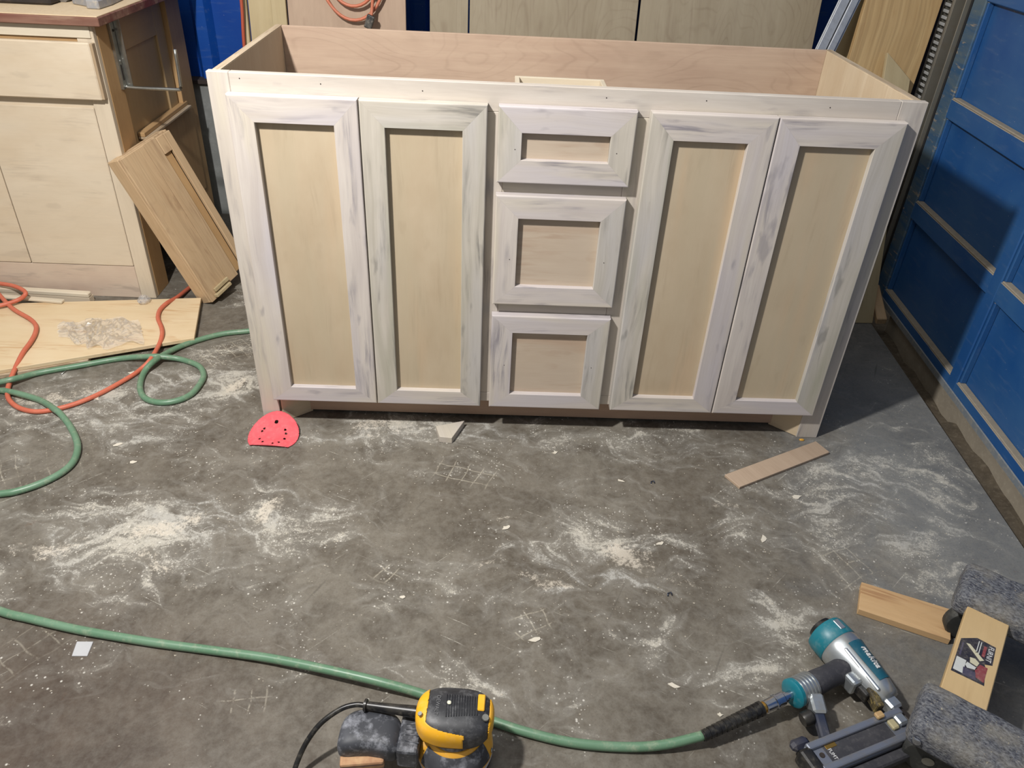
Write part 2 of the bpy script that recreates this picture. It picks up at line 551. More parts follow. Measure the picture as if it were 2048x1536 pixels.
M_floor = floor_material()
M_blue = blue_paint('blue_door_paint', s2l(30, 80, 140), s2l(52, 96, 146), 0.95)
kw = NT('worn_blue_paint')
v_ = kw.coord('Object')
wn = kw.noise(kw.mapping(v_, scale=(5, 30, 30)), 1.0, 6.0, 0.65)
cw = kw.mix(kw.rng(wn, 0.36, 0.62), s2l(52, 88, 124), s2l(88, 106, 118))
cw = kw.mix(kw.math('MULTIPLY', kw.rng(kw.noise(kw.mapping(v_, loc=(2, 1, 5), scale=(12, 60, 60)), 1.0, 5.0, 0.7), 0.58, 0.66), 0.8), cw, s2l(164, 150, 128))
M_worn = kw.out(cw, 0.6, spec=0.3)
M_bluewall = blue_paint('blue_wall_paint', s2l(14, 66, 150), s2l(20, 76, 158), 0.0)
M_edge = plain('dusty_edge_trim', s2l(150, 140, 124), 0.85, dust=0.5, dustcol=s2l(176, 166, 148), nscale=40)
M_chip = plain('chipped_edge', s2l(120, 128, 136), 0.7, dust=0.7, dustcol=s2l(160, 152, 138), nscale=60)
M_conc = plain('concrete_wall', s2l(132, 134, 132), 0.9, dust=0.45, dustcol=s2l(160, 162, 160), nscale=14)
M_dirt = plain('dirt', s2l(88, 78, 64), 0.95, dust=0.5, dustcol=s2l(130, 120, 104), nscale=45, vari=0.6)
M_frame = wood('poplar_frame', s2l(208, 199, 190), s2l(190, 180, 173), s2l(122, 118, 128), 0.75, 0.0, 0.16, 0.35, tint2=s2l(193, 186, 188), vary=0.8, ring=0.10, tint3=s2l(206, 196, 176))
M_frame_green = wood('poplar_frame_greenish', s2l(202, 194, 182), s2l(180, 173, 160), s2l(114, 112, 108), 0.8, 0.0, 0.18, 0.35, tint2=s2l(186, 182, 180), vary=0.7, ring=0.14, tint3=s2l(164, 162, 142))
M_frame_face = wood('face_frame_poplar', s2l(202, 194, 184), s2l(189, 179, 168), s2l(134, 128, 130), 0.6, 0.0, 0.14, 0.4, tint2=s2l(196, 186, 174), vary=0.6, ring=0.10, tint3=s2l(200, 192, 172))
M_panel = wood('birch_door_panel', s2l(194, 177, 151), s2l(184, 165, 138), s2l(150, 130, 106), 0.22, 0.0, 0.05, 0.95, tint2=s2l(186, 171, 145), vary=0.7, tint3=s2l(196, 172, 142))
M_panel_d = wood('maple_drawer_panel', s2l(196, 180, 160), s2l(186, 168, 148), s2l(150, 112, 88), 0.3, 0.03, 0.08, 0.5, tint2=s2l(188, 172, 154), vary=0.4, tint3=s2l(174, 144, 120))
M_ply = wood('maple_plywood', s2l(196, 172, 150), s2l(178, 152, 132), None, 0, 0.20, 0.12, 0.5, ring=0.08)
M_ply_w = wood('pale_birch_plywood', s2l(206, 188, 160), s2l(196, 174, 144), s2l(222, 206, 180), 0.4, 0.05, 0.08, 0.7)
M_old = wood('old_cabinet_birch', s2l(218, 203, 180), s2l(208, 190, 164), s2l(164, 148, 130), 0.35, 0.03, 0.08, 0.85, tint2=s2l(212, 198, 176), vary=0.6)
M_oldside = wood('old_cabinet_brown_side', s2l(190, 156, 112), s2l(174, 138, 96), None, 0, 0.05, 0.14, 0.6)
M_oldpanel = wood('old_cabinet_side_panel', s2l(182, 156, 118), s2l(170, 144, 106), None, 0, 0.04, 0.08, 0.7)
M_trough = wood('weathered_plywood', s2l(206, 178, 142), s2l(188, 158, 122), s2l(142, 110, 84), 0.6, 0.12, 0.26, 0.5, tint2=s2l(196, 170, 136), vary=0.6, ring=0.25)
M_sheet = wood('grey_birch_sheet', s2l(166, 154, 132), s2l(152, 139, 117), s2l(138, 122, 104), 0.5, 0.30, 0.12, 0.6)
M_sheetpink = wood('pinkish_maple_sheet', s2l(184, 160, 138), s2l(170, 146, 126), s2l(150, 122, 104), 0.4, 0.12, 0.10, 0.6)
M_cream = wood('cream_board', s2l(190, 174, 138), s2l(176, 158, 122), s2l(140, 126, 98), 0.3, 0.0, 0.08, 0.6)
M_pine = wood('pine_board', s2l(206, 176, 128), s2l(178, 146, 102), s2l(160, 122, 84), 0.5, 0.0, 0.15, 0.25, ring=0.35)
M_floorply = wood('floor_plywood', s2l(226, 206, 172), s2l(218, 194, 156), s2l(190, 146, 98), 0.6, 0.0, 0.08, 0.7)
M_walnut = wood('brown_offcut', s2l(190, 168, 146), s2l(170, 148, 126), None, 0, 0.05, 0.2, 0.5)
M_maplecut = wood('maple_offcut', s2l(212, 178, 134), s2l(198, 162, 118), s2l(150, 104, 70), 0.6, 0.06, 0.15, 0.5)
M_white = wood('whitewashed_moulding', s2l(224, 212, 190), s2l(206, 194, 172), None, 0, 0.0, 0.1, 0.5)
M_plyedge = wood('plywood_edge', s2l(204, 188, 164), s2l(166, 142, 112), None, 0, 0.0, 0.2, 0.15, ring=0.5)
M_counter = wood('red_brown_counter_edge', s2l(152, 116, 98), s2l(104, 66, 56), s2l(190, 164, 138), 0.9, 0.0, 0.3, 0.5, tint2=s2l(110, 50, 46), vary=0.8)
M_sawdust = plain('sawdust', s2l(216, 192, 156), 0.95, dust=0.5, dustcol=s2l(232, 214, 184), nscale=120)
M_dolly = wood('dolly_board', s2l(210, 182, 136), s2l(200, 170, 124), s2l(178, 146, 106), 0.3, 0.0, 0.08, 0.8)

# ---------------------------------------------------------------- the setting
SL = 0.064
def slab_x(y):
    return 1.908 + SL * y
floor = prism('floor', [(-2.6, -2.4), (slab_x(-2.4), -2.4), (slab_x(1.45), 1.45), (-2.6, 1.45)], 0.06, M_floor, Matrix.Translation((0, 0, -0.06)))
struct(floor)
# strip of dirt and broken concrete between slab and door
bm = bmesh.new()
ny = 90
rows = []
for j in range(ny + 1):
    y = -2.4 + 3.85 * j / ny
    x0, x1 = slab_x(y) - 0.004, slab_x(y) + 0.20
    rows.append([bm.verts.new((x0 + (x1 - x0) * i / 8, y, -0.034 + 0.020 * mnoise.noise(Vector((i * 0.9, y * 9, 0))) - 0.016 * (1 if y > 0.15 else 0))) for i in range(9)])
for j in range(ny):
    for i in range(8):
        bm.faces.new((rows[j][i], rows[j][i + 1], rows[j + 1][i + 1], rows[j + 1][i]))
trim = meshobj('trim_1', bm_mesh('trim_1', bm, True), M_dirt)
struct(trim)
trim['label'] = 'dirt-filled gap between the slab edge and the blue roll-up door'

# back wall: concrete footing, blue sheet siding above
wall = wbox('wall_back', (-2.6, 1.46, -0.02), (2.35, 1.60, 0.53), M_conc, None, 'x', 0.004)
struct(wall)
for i in range(24):
    x0 = -2.6 + i * 0.205
    bm = bmesh.new()
    pr = [(0, 0), (0.02, -0.03), (0.06, -0.03), (0.08, 0), (0.205, 0)]
    vb = []
    for z in (0.53, 2.6):
        vb.append([bm.verts.new((x0 + p[0], 1.50 + p[1], z)) for p in pr])
    for a in range(len(pr) - 1):
        bm.faces.new((vb[0][a], vb[0][a + 1], vb[1][a + 1], vb[1][a]))
    meshobj('siding_panel', bm_mesh('siding_panel', bm), M_bluewall, None, wall)
wbox('sill_strip', (-2.6, 1.44, 0.53), (2.35, 1.50, 0.545), plain('dark_sill', s2l(58, 48, 44), 0.8), wall)

# roll-up door on the right, in its own frame: local X along the wall (towards the back), local Y into the room
TH = math.atan(0.066)
DM = frame((1.978, 0, 0), (math.sin(TH), math.cos(TH), 0), z=(0, 0, 1))   # local Y = -x side
door = thing('door_1', (1.978, 0, 0))
struct(door)
door['label'] = 'blue panelled roll-up door with dusty ledges'
def dbox(name, u0, u1, w0, w1, z0, z1, mat, bevel=0.002, parent=door):
    return obox(name, DM @ Matrix.Translation(((u0 + u1) / 2, (w0 + w1) / 2, (z0 + z1) / 2)), (u1 - u0, w1 - w0, z1 - z0), mat, parent, bevel)
RAILS = [(0.026, 0.075)] + [(0.345 + 0.335 * i, 0.405 + 0.335 * i) for i in range(6)]
STILES = [(0.800, 0.875), (0.190, 0.238), (-0.420, -0.372), (-1.030, -0.982), (-1.640, -1.592)]
for i, (a, b) in enumerate(RAILS):
    rl = dbox('rail', -1.64, 0.875, -0.03, 0.0, a, b, M_blue, 0.003)
for n_, (a, b) in enumerate(STILES):
    dbox('stile', a, b, -0.030, 0.001, 0.026, 2.08, M_worn if n_ == 0 else M_blue, 0.003)
dbox('jamb_strip', 0.876, 0.884, -0.034, 0.004, -0.02, 2.1, plain('dark_strip', s2l(34, 34, 36), 0.8), 0.001)  # dark strip filling the gap between door and track
for i in range(len(RAILS) - 1):
    for j in range(len(STILES) - 1):
        dbox('panel', STILES[j + 1][1] - 0.004, STILES[j][0] + 0.004, -0.032, -0.022, RAILS[i][1] - 0.004, RAILS[i + 1][0] + 0.004, M_blue, 0.001)
        # bead strips chipped along the stile side
        if i < 4 and j < 2:
            dbox('bead', STILES[j][0] - 0.010, STILES[j][0] - 0.001, -0.022, -0.004, RAILS[i][1] + 0.004, RAILS[i + 1][0], M_blue if j == 0 else M_blue, 0.002)
            dbox('bead', STILES[j + 1][1] + 0.001, STILES[j + 1][1] + 0.010, -0.022, -0.006, RAILS[i][1] + 0.004, RAILS[i + 1][0], M_chip if j == 0 else M_blue, 0.002)
            dbox('ledge', STILES[j + 1][1] + 0.002, STILES[j][0] - 0.002, -0.022, 0.000, RAILS[i][1] - 0.001, RAILS[i][1] + 0.0045, M_edge, 0.002)
dbox('weather_strip', -1.64, 0.72, -0.034, -0.009, -0.07, 0.0255, M_edge, 0.004)
dbox('bottom_lip', -1.64, 0.86, 0.0, 0.005, 0.024, 0.046, M_chip, 0.002)

# steel track of the door
M_galv = plain('galvanised_steel', s2l(150, 146, 136), 0.5, 0.7, dust=0.5, dustcol=s2l(140, 128, 108), nscale=20)
M_tdark = plain('slot_shade_black', s2l(16, 16, 18), 0.8)
track = thing('door_track', (2.03, 0.9, 0), 'galvanised vertical door track with slotted angle beside the blue roll-up door', 'door track')
def tbox(name, u0, u1, w0, w1, z0, z1, mat, bevel=0.001):
    return obox(name, DM @ Matrix.Translation(((u0 + u1) / 2, (w0 + w1) / 2, (z0 + z1) / 2)), (u1 - u0, w1 - w0, z1 - z0), mat, track, bevel)
tbox('channel_back', 0.885, 0.935, -0.035, -0.031, 0.0, 2.2, M_galv)
tbox('channel_lip', 0.885, 0.890, -0.031, 0.018, 0.0, 2.2, M_galv)
tbox('channel_side', 0.930, 0.936, -0.031, 0.030, 0.0, 2.2, M_galv)
tbox('angle_spine', 0.938, 0.950, 0.026, 0.030, 0.0, 2.2, M_galv)
M_galvl = plain('slotted_steel', s2l(196, 196, 194), 0.5, 0.2, dust=0.2, nscale=30)
bm = bmesh.new()
nt_ = 118
for i in range(nt_):
    z = 0.02 + i * 0.0185
    bm_box(bm, 0.050, 0.004, 0.0092, DM @ Matrix.Translation((0.975, 0.027, z)), 0.0015)
teeth = meshobj('slot_bars', bm_mesh('slot_bars', bm), M_galvl, None, track)
teeth['kind'] = 'stuff'
tbox('angle_edge', 0.999, 1.004, 0.024, 0.030, 0.0, 2.2, M_galv)
tbox('angle_shadow_back', 0.950, 1.004, -0.034, -0.030, 0.0, 2.2, M_tdark)  # black strip standing in for the shade behind the slot bars
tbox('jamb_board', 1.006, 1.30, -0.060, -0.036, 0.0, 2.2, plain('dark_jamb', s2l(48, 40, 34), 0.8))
tbox('angle_leg', 1.000, 1.004, -0.035, 0.024, 0.0, 2.2, M_galv)

# ---------------------------------------------------------------- the vanity cabinet
W_, H_, D_ = 1.524, 0.905, 0.5613
van = thing('bathroom_vanity', (W_ / 2, D_ / 2, 0), 'wide unfinished poplar vanity cabinet with four doors and three drawers', 'cabinet')
ft = 0.019
ST = [(0, 0.044), (0.582, 0.622), (0.896, 0.936), (1.472, W_)]
wbox('stile', (0, 0, 0), (0.046, ft, H_), M_frame_face, van, 'z')
wbox('stile', (1.466, 0, 0), (W_, ft, H_), M_frame_face, van, 'z')
wbox('top_rail', (0.0463, 0, 0.848), (1.4657, ft, H_), M_frame_face, van, 'x')
wbox('stile', (0.575, 0, 0.1203), (0.622, ft, 0.8477), M_frame_face, van, 'z')
wbox('stile', (0.893, 0, 0.1203), (0.938, ft, 0.8477), M_frame_face, van, 'z')
wbox('bottom_rail', (0.0463, 0, 0.092), (1.4657, ft, 0.12), M_frame_face, van, 'x')
wbox('drawer_rail', (0.6223, 0, 0.664), (0.8927, ft, 0.714), M_frame_face, van, 'x')
wbox('drawer_rail', (0.6223, 0, 0.358), (0.8927, ft, 0.408), M_frame_face, van, 'x')
wbox('center_stile', (0.29, 0, 0.1203), (0.335, ft, 0.8477), M_frame_face, van, 'z')
wbox('center_stile', (1.185, 0, 0.1203), (1.23, ft, 0.8477), M_frame_face, van, 'z')
# case
wbox('side_panel', (0.008, ft, 0), (0.026, D_, H_ - 0.001), M_ply_w, van, 'z', 0.0008)
wbox('side_panel', (W_ - 0.026, ft, 0), (W_ - 0.008, D_, H_ - 0.001), M_ply_w, van, 'z', 0.0008)
wbox('side_top_edge', (0.0085, ft + 0.001, H_ - 0.001), (0.0255, D_, H_ + 0.0004), M_plyedge, van, 'y', 0.0003)
wbox('side_top_edge', (W_ - 0.0255, ft + 0.001, H_ - 0.001), (W_ - 0.0085, D_, H_ + 0.0004), M_plyedge, van, 'y', 0.0003)
wbox('back_panel', (0.026, D_ - 0.013, 0.0), (W_ - 0.026, D_ - 0.001, H_), M_ply, van, 'x', 0.0008)
wbox('bottom_panel', (0.026, ft, 0.10), (W_ - 0.026, D_ - 0.013, 0.117), M_ply, van, 'x')
# toe kick with slanted returns behind the feet
M_kick = wood('toe_kick_maple', s2l(190, 160, 138), s2l(176, 146, 124), None, 0, 0.12, 0.12, 0.5)
wbox('toe_kick', (0.112, 0.052, 0.008), (1.412, 0.064, 0.1), M_kick, van, 'x')
for s in (0, 1):
    a = Vector((0.050, 0.006, 0.05)) if s == 0 else Vector((1.470, 0.006, 0.05))
    b = Vector((0.118, 0.060, 0.05)) if s == 0 else Vector((1.406, 0.060, 0.05))
    m = (a + b) / 2
    obox('toe_return', frame(m, b - a, z=(0, 0, 1)), ((b - a).length, 0.010, 0.098), M_ply_w, van)

def mitred_front(x0, x1, z0, z1, sw, rw_t, rw_b, name, panelmat, framemats, pg, parent, th=0.0225):
    """panel mesh with four mitred frame members as children"""
    pn = wbox(name, (x0 + sw - 0.008, -0.0085, z0 + rw_b - 0.008), (x1 - sw + 0.008, -0.0035, z1 - rw_t + 0.008), panelmat, parent, pg, 0.0004)
    g = 0.00005
    y0 = -th
    # local X along grain, Y across, Z out of the face (towards -y)
    def member(nm, pts, M, mat):
        bm = bmesh.new()
        f = bm.faces.new([bm.verts.new((q[0], q[1], 0)) for q in pts])
        r = bmesh.ops.extrude_face_region(bm, geom=[f])
        bmesh.ops.translate(bm, verts=[v for v in r['geom'] if isinstance(v, bmesh.types.BMVert)], vec=(0, 0, th - 0.001))
        def sel(outer):
            es = []
            for e in bm.edges:
                a, b = e.verts[0].co, e.verts[1].co
                if min(a.z, b.z) > th * 0.5 and abs(a.y - b.y) < 1e-6 and abs(a.x - b.x) > 1e-3 and (abs(a.y) < 1e-6) == outer:
                    es.append(e)
            return es
        bmesh.ops.bevel(bm, geom=sel(True), offset=0.0028, segments=3, affect='EDGES', profile=0.5)
        bmesh.ops.bevel(bm, geom=sel(False), offset=0.0008, segments=1, affect='EDGES', profile=0.5)
        return meshobj(nm, bm_mesh(nm, bm), mat, M, pn)
    h = z1 - z0
    w = x1 - x0
    out = Vector((0, -1, 0))
    # stiles: local X = world z
    ML = frame((x0, -0.001, z0), (0, 0, 1), z=out)          # local Y = out x X = (0,-1,0)x(0,0,1) = (-1,0,0)
    member('stile', [(g, 0), (h - g, 0), (h - rw_t - g, -sw), (rw_b + g, -sw)], ML, framemats[0])
    MR = frame((x1, -0.001, z0), (0, 0, 1), z=out)
    member('stile', [(g, 0), (rw_b + g, sw), (h - rw_t - g, sw), (h - g, 0)], MR, framemats[1])
    MB = frame((x0, -0.001, z0), (1, 0, 0), z=out)          # local Y = (0,-1,0)x(1,0,0) = (0,0,1)
    member('rail', [(g, 0), (w - g, 0), (w - sw - g, rw_b), (sw + g, rw_b)], MB, framemats[2])
    MT = frame((x0, -0.001, z1), (1, 0, 0), z=out)
    member('rail', [(g, 0), (sw + g, -rw_t), (w - sw - g, -rw_t), (w - g, 0)], MT, framemats[3])
    return pn
ZT, ZB = 0.866, 0.0895
A, G = M_frame, M_frame_green
mitred_front(0.0400, 0.3122, ZB, ZT, 0.0525, 0.056, 0.0445, 'door', M_panel, (A, A, A, A), 'z', van)
mitred_front(0.3146, 0.5850, ZB, ZT, 0.0525, 0.056, 0.0445, 'door', M_panel, (G, G, A, G), 'z', van)
mitred_front(0.9315, 1.2049, ZB, ZT, 0.0555, 0.058, 0.0445, 'door', M_panel, (G, A, A, A), 'z', van)
mitred_front(1.2073, 1.4830, ZB, ZT, 0.0555, 0.058, 0.0445, 'door', M_panel, (A, G, A, A), 'z', van)
for (za, zb, sw, rt, rb) in ((0.7008, ZT, 0.052, 0.055, 0.052), (0.3968, 0.672, 0.0535, 0.054, 0.050), (ZB, 0.3654, 0.0535, 0.048, 0.043)):
    mitred_front(0.6080, 0.9030, za, zb, sw, rt, rb, 'drawer_front', M_panel_d, (A if za < 0.6 else G, G, A, A), 'x', van)
# box of the top drawer
db = wbox('drawer_box', (0.650, 0.438, 0.715), (0.886, 0.450, 0.826), M_white, van, 'x')
wbox('box_side', (0.650, 0.03, 0.715), (0.662, 0.437, 0.826), M_white, db, 'y')
wbox('box_side', (0.874, 0.03, 0.715), (0.886, 0.437, 0.826), M_white, db, 'y')
wbox('box_bottom', (0.662, 0.03, 0.72), (0.874, 0.437, 0.726), M_pine, db, 'y')
M_hole = plain('nail_hole_dark', s2l(40, 32, 28), 0.9)
for (hx, hz) in ((0.068, 0.893), (0.235, 0.889), (0.447, 0.884), (0.835, 0.886), (1.048, 0.889), (1.315, 0.886)):
    lathe('nail_hole', [(0, 0.0013), (0.0004, 0.0013)], M_hole, frame((hx, 0.0, hz), (0, -1, 0), z=(0, 0, 1)), van, 8, False)
for (hx, hz) in ((0.646, 0.776), (0.867, 0.776), (0.645, 0.517), (0.868, 0.517), (0.644, 0.222), (0.868, 0.222)):
    lathe('nail_hole', [(0, 0.0011), (0.0005, 0.0011)], M_hole, frame((hx, -0.0224, hz), (0, -1, 0), z=(0, 0, 1)), van, 8, False)

# ---------------------------------------------------------------- old cabinet at the left
M_kickold = wood('old_kick_board', s2l(212, 194, 174), s2l(200, 178, 160), s2l(140, 128, 118), 0.5, 0.0, 0.1, 0.8)
old = thing('workbench_cabinet', (-0.93, 1.0, 0), 'old birch workbench cabinet with one drawer and two flat doors under a worktop', 'cabinet')
FX0, FX1, FY = -1.34, -0.54, 0.68
wbox('front_stile', (-0.589, FY, 0), (FX1, FY + 0.02, 0.858), M_old, old, 'z')
wbox('front_stile', (FX0, FY, 0), (FX0 + 0.05, FY + 0.02, 0.858), M_old, old, 'z')
wbox('top_rail', (FX0 + 0.05, FY - 0.004, 0.826), (-0.547, FY + 0.016, 0.858), M_white, old, 'x')
wbox('under_rail', (FX0 + 0.05, FY + 0.006, 0.60), (-0.590, FY + 0.026, 0.66), M_old, old, 'x')
wbox('gap_rail', (FX0 + 0.05, FY + 0.004, 0.79), (-0.590, FY + 0.018, 0.836), M_oldside, old, 'x')
wbox('drawer', (FX0 + 0.03, FY - 0.022, 0.660), (-0.549, FY - 0.004, 0.817), M_old, old, 'x', 0.003)
wbox('drawer_edge', (-0.5488, FY - 0.02, 0.662), (-0.541, FY + 0.0, 0.815), M_plyedge, old, 'z')
wbox('door', (-0.9235, FY - 0.001, 0.118), (-0.5905, FY + 0.018, 0.632), M_old, old, 'x', 0.002)
wbox('door', (-1.258, FY - 0.001, 0.118), (-0.9265, FY + 0.018, 0.632), M_old, old, 'x', 0.002)
wbox('kick_board', (FX0 + 0.05, FY + 0.001, 0.0), (-0.590, FY + 0.02, 0.116), M_kickold, old, 'x')
# side towards the vanity
wbox('side_stile', (-0.560, FY + 0.02, 0.0), (FX1 + 0.001, FY + 0.115, 0.858), M_oldside, old, 'z')
wbox('side_stile', (-0.560, 1.235, 0.0), (FX1 + 0.001, 1.36, 0.858), M_oldside, old, 'z')
wbox('side_panel', (-0.572, FY + 0.115, 0.16), (-0.560, 1.235, 0.858), M_oldpanel, old, 'z')
wbox('side_frame', (-0.560, 1.15, 0.50), (-0.552, 1.222, 0.858), M_oldpanel, old, 'z')
wbox('side_frame', (-0.560, FY + 0.12, 0.755), (-0.552, 1.15, 0.858), M_oldpanel, old, 'y')
wbox('side_frame', (-0.560, FY + 0.118, 0.16), (-0.550, 0.835, 0.755), M_oldpanel, old, 'z')
wbox('lower_panel', (-0.560, 0.84, 0.17), (-0.536, 1.30, 0.485), M_oldside, old, 'z')
wbox('ledge', (-0.556, 0.852, 0.490), (-0.522, 1.262, 0.498), M_plyedge, old, 'y')
wbox('ledge', (-0.556, 0.852, 0.4985), (-0.534, 1.262, 0.512), M_oldside, old, 'y')
wbox('ledge_end', (-0.536, 0.852, 0.41), (-0.522, 0.866, 0.4895), M_plyedge, old, 'z')
wbox('back_panel', (FX0, 1.352, 0.0), (-0.56, 1.362, 0.85), M_oldside, old, 'x')
wbox('far_side', (FX0 - 0.018, FY, 0.0), (FX0, 1.36, 0.858), M_oldside, old, 'z')
top = wbox('worktop', (-1.40, 0.655, 0.861), (-0.505, 1.40, 0.884), M_counter, old, 'x', 0.002)
wbox('worktop_face', (-1.395, 0.662, 0.884), (-0.510, 1.395, 0.8865), M_sawdust, top, 'x', 0.0005)

# hook bracket on the cabinet side
M_zinc = plain('zinc_plate', s2l(176, 176, 170), 0.3, 0.9, nscale=60, vari=0.4)
hook = thing('hook_bracket', (-0.53, 0.785, 0.67), 'zinc steel hook bracket screwed to the old cabinet side', 'bracket')
wbox('back_bar', (-0.539, 0.772, 0.665), (-0.530, 0.800, 0.860), M_zinc, hook, 'z', 0.001)
wbox('bar_flange', (-0.530, 0.797, 0.665), (-0.512, 0.800, 0.860), M_zinc, hook, 'z', 0.0008)
tube('arm', catmull([(-0.530, 0.787, 0.672), (-0.515, 0.787, 0.669), (-0.42, 0.787, 0.669), (-0.372, 0.787, 0.669), (-0.364, 0.787, 0.676), (-0.362, 0.787, 0.70), (-0.360, 0.787, 0.785)], 5), 0.0052, M_zinc, hook, 8)
wbox('slot', (-0.5302, 0.782, 0.69), (-0.5292, 0.790, 0.735), M_hole, hook, 'z', 0.0003)
lathe('screw', [(0, 0.004), (0.002, 0.003)], M_zinc, frame((-0.530, 0.786, 0.745), (1, 0, 0), z=(0, 0, 1)), hook, 10)
lathe('screw', [(0, 0.004), (0.002, 0.003)], M_hole, frame((-0.530, 0.786, 0.83), (1, 0, 0), z=(0, 0, 1)), hook, 10)

# saw on the worktop (only its foot and base reach into the picture)
M_cast = plain('cast_grey', s2l(150, 152, 158), 0.5, 0.2, dust=0.45, dustcol=s2l(220, 204, 176), nscale=40)
M_dark = plain('dark_plastic', s2l(42, 36, 34), 0.6, dust=0.3, dustcol=s2l(130, 110, 90), nscale=30)
saw = thing('mitre_saw', (-0.80, 0.98, 0.8867), 'grey mitre saw standing on the dusty worktop of the old cabinet', 'saw')
prism('foot', [(-0.655, 0.84), (-0.59, 0.80), (-0.585, 0.772), (-0.548, 0.770), (-0.545, 0.85), (-0.555, 0.96), (-0.70, 0.98)], 0.024, M_cast, Matrix.Translation((0, 0, 0.8867)), saw, 0.003)
prism('foot_dust', [(-0.645, 0.845), (-0.588, 0.81), (-0.58, 0.79), (-0.552, 0.785), (-0.55, 0.85), (-0.56, 0.95), (-0.69, 0.97)], 0.003, M_sawdust, Matrix.Translation((0, 0, 0.9107)), saw)
wbox('fence', (-1.15, 0.985, 0.8867), (-0.56, 1.01, 0.99), M_cast, saw)
wbox('base_rail', (-1.15, 0.80, 0.8867), (-0.70, 0.86, 0.907), M_dark, saw, 'x', 0.006)
wbox('base_body', (-1.10, 0.86, 0.8867), (-0.68, 0.985, 0.925), M_cast, saw, 'x', 0.01)
lathe('turntable', [(0, 0.14), (0.025, 0.14), (0.03, 0.13)], M_cast, frame((-0.88, 0.92, 0.925), (0, 0, 1), y=(1, 0, 0)), saw, 32)
wbox('motor_arm', (-0.93, 1.01, 0.8867), (-0.83, 1.12, 1.25), M_cast, saw, 'z', 0.02, 2)

# ---------------------------------------------------------------- leaning plywood box
TL_, BL_ = Vector((-0.521, 0.62, 0.499)), Vector((-0.329, 0.639, 0.0))
ax = (TL_ - BL_).normalized()
e1 = Vector((0.338, 0.927, 0.165))
e1 = (e1 - ax * e1.dot(ax)).normalized()
nn = e1.cross(ax).normalized()
BO = thing('plywood_box', BL_, 'weathered narrow plywood box leaning against the old cabinet side', 'wooden box')
def lb(name, s0, s1, a0, a1, d0, d1, mat=M_trough, bevel=0.002):
    c = BL_ + ax * ((s0 + s1) / 2) + e1 * ((a0 + a1) / 2) + nn * ((d0 + d1) / 2)
    return obox(name, frame(c, ax, y=e1), (s1 - s0, a1 - a0, d1 - d0), mat, BO, bevel)
LL = 0.535
lb('front_board', 0.014, LL, 0.0, 0.105, -0.012, 0.0)
lb('middle_board', 0.022, LL, 0.108, 0.165, -0.017, -0.006)
lb('recess_board', 0.03, LL - 0.06, 0.1655, 0.200, -0.022, -0.014, M_oldside)
lb('rim_board', 0.03, LL - 0.005, 0.2005, 0.23, -0.014, -0.003)
lb('rim_end', LL - 0.06, LL - 0.004, 0.1655, 0.200, -0.014, -0.004)
lb('side_board', 0.014, LL, 0.0, 0.012, -0.060, -0.0125)
lb('side_board', 0.03, LL, 0.218, 0.23, -0.060, -0.0145)
lb('back_board', 0.03, LL, 0.0125, 0.2175, -0.060, -0.050)
lb('end_board', LL - 0.012, LL, 0.0125, 0.2175, -0.0495, -0.0225)
lb('foot_cleat', 0.020, 0.032, 0.02, 0.10, 0.0005, 0.016, M_cream)
lb('foot_cleat', 0.036, 0.050, 0.03, 0.105, 0.0005, 0.010, M_cream)

st = obox('batten', frame((-0.470, 0.95, 0.16), Vector((-0.06, 0.16, 0.9)), y=(1, 0, 0)), (0.318, 0.022, 0.010), M_white, None)
tag(st, 'thin pale batten standing behind the leaning plywood box', 'batten')

# ---------------------------------------------------------------- boards behind
def leaning(name, p0, p1, width, thick, mat, label, cat, group=None, facing=(0, -1, 0.1), parts=None):
    """board whose left edge runs p0 (bottom) to p1 (top); front face towards `facing`"""
    p0, p1 = Vector(p0), Vector(p1)
    x = (p1 - p0)
    M = frame(p0, x, z=facing)
    L = x.length
    o = obox(name, M @ Matrix.Translation((L / 2, -width / 2, -thick / 2)), (L, width, thick), mat, None, 0.0015)
    return tag(o, label, cat, group)
LEAN = 0.11
def lx(x, z, y=1.14):
    return (x, y + LEAN * (z - 0.85), z)
leaning('plywood_sheet', lx(0.372, 0.002), lx(0.374, 2.2), 0.128, 0.012, M_sheet, 'narrow left strip of the grey birch plywood leaning behind the vanity', 'plywood sheet', 'plywood leaning on the back wall')
leaning('plywood_sheet', lx(0.506, 0.002), lx(0.506, 2.2), 0.562, 0.012, M_sheet, 'middle grey birch plywood sheet leaning behind the vanity drawers', 'plywood sheet', 'plywood leaning on the back wall')
leaning('plywood_sheet', lx(1.074, 0.002), lx(1.080, 2.2), 0.605, 0.012, M_sheet, 'rightmost grey birch plywood sheet leaning behind the vanity, chipped left edge', 'plywood sheet', 'plywood leaning on the back wall')
leaning('maple_panel', lx(-0.096, 0.002, 1.13), lx(-0.096, 2.2, 1.13), 0.390, 0.014, M_sheetpink, 'pinkish maple panel behind the coiled orange cord', 'wood panel', 'plywood leaning on the back wall')
leaning('board', lx(-0.146, 0.002, 1.12), lx(-0.150, 2.2, 1.12), 0.048, 0.02, M_cream, 'narrow cream board between the maple panel and the wide cream board', 'board', 'boards leaning on the back wall')
leaning('board', lx(-0.258, 0.002, 1.13), lx(-0.242, 2.2, 1.13), 0.020, 0.02, M_cream, 'slim leftmost cream board with a red cord hanging in front', 'board', 'boards leaning on the back wall')
leaning('board', lx(-0.236, 0.002, 1.145), lx(-0.218, 2.2, 1.145), 0.084, 0.02, M_cream, 'wide cream board right beside the hanging red cord', 'board', 'boards leaning on the back wall')

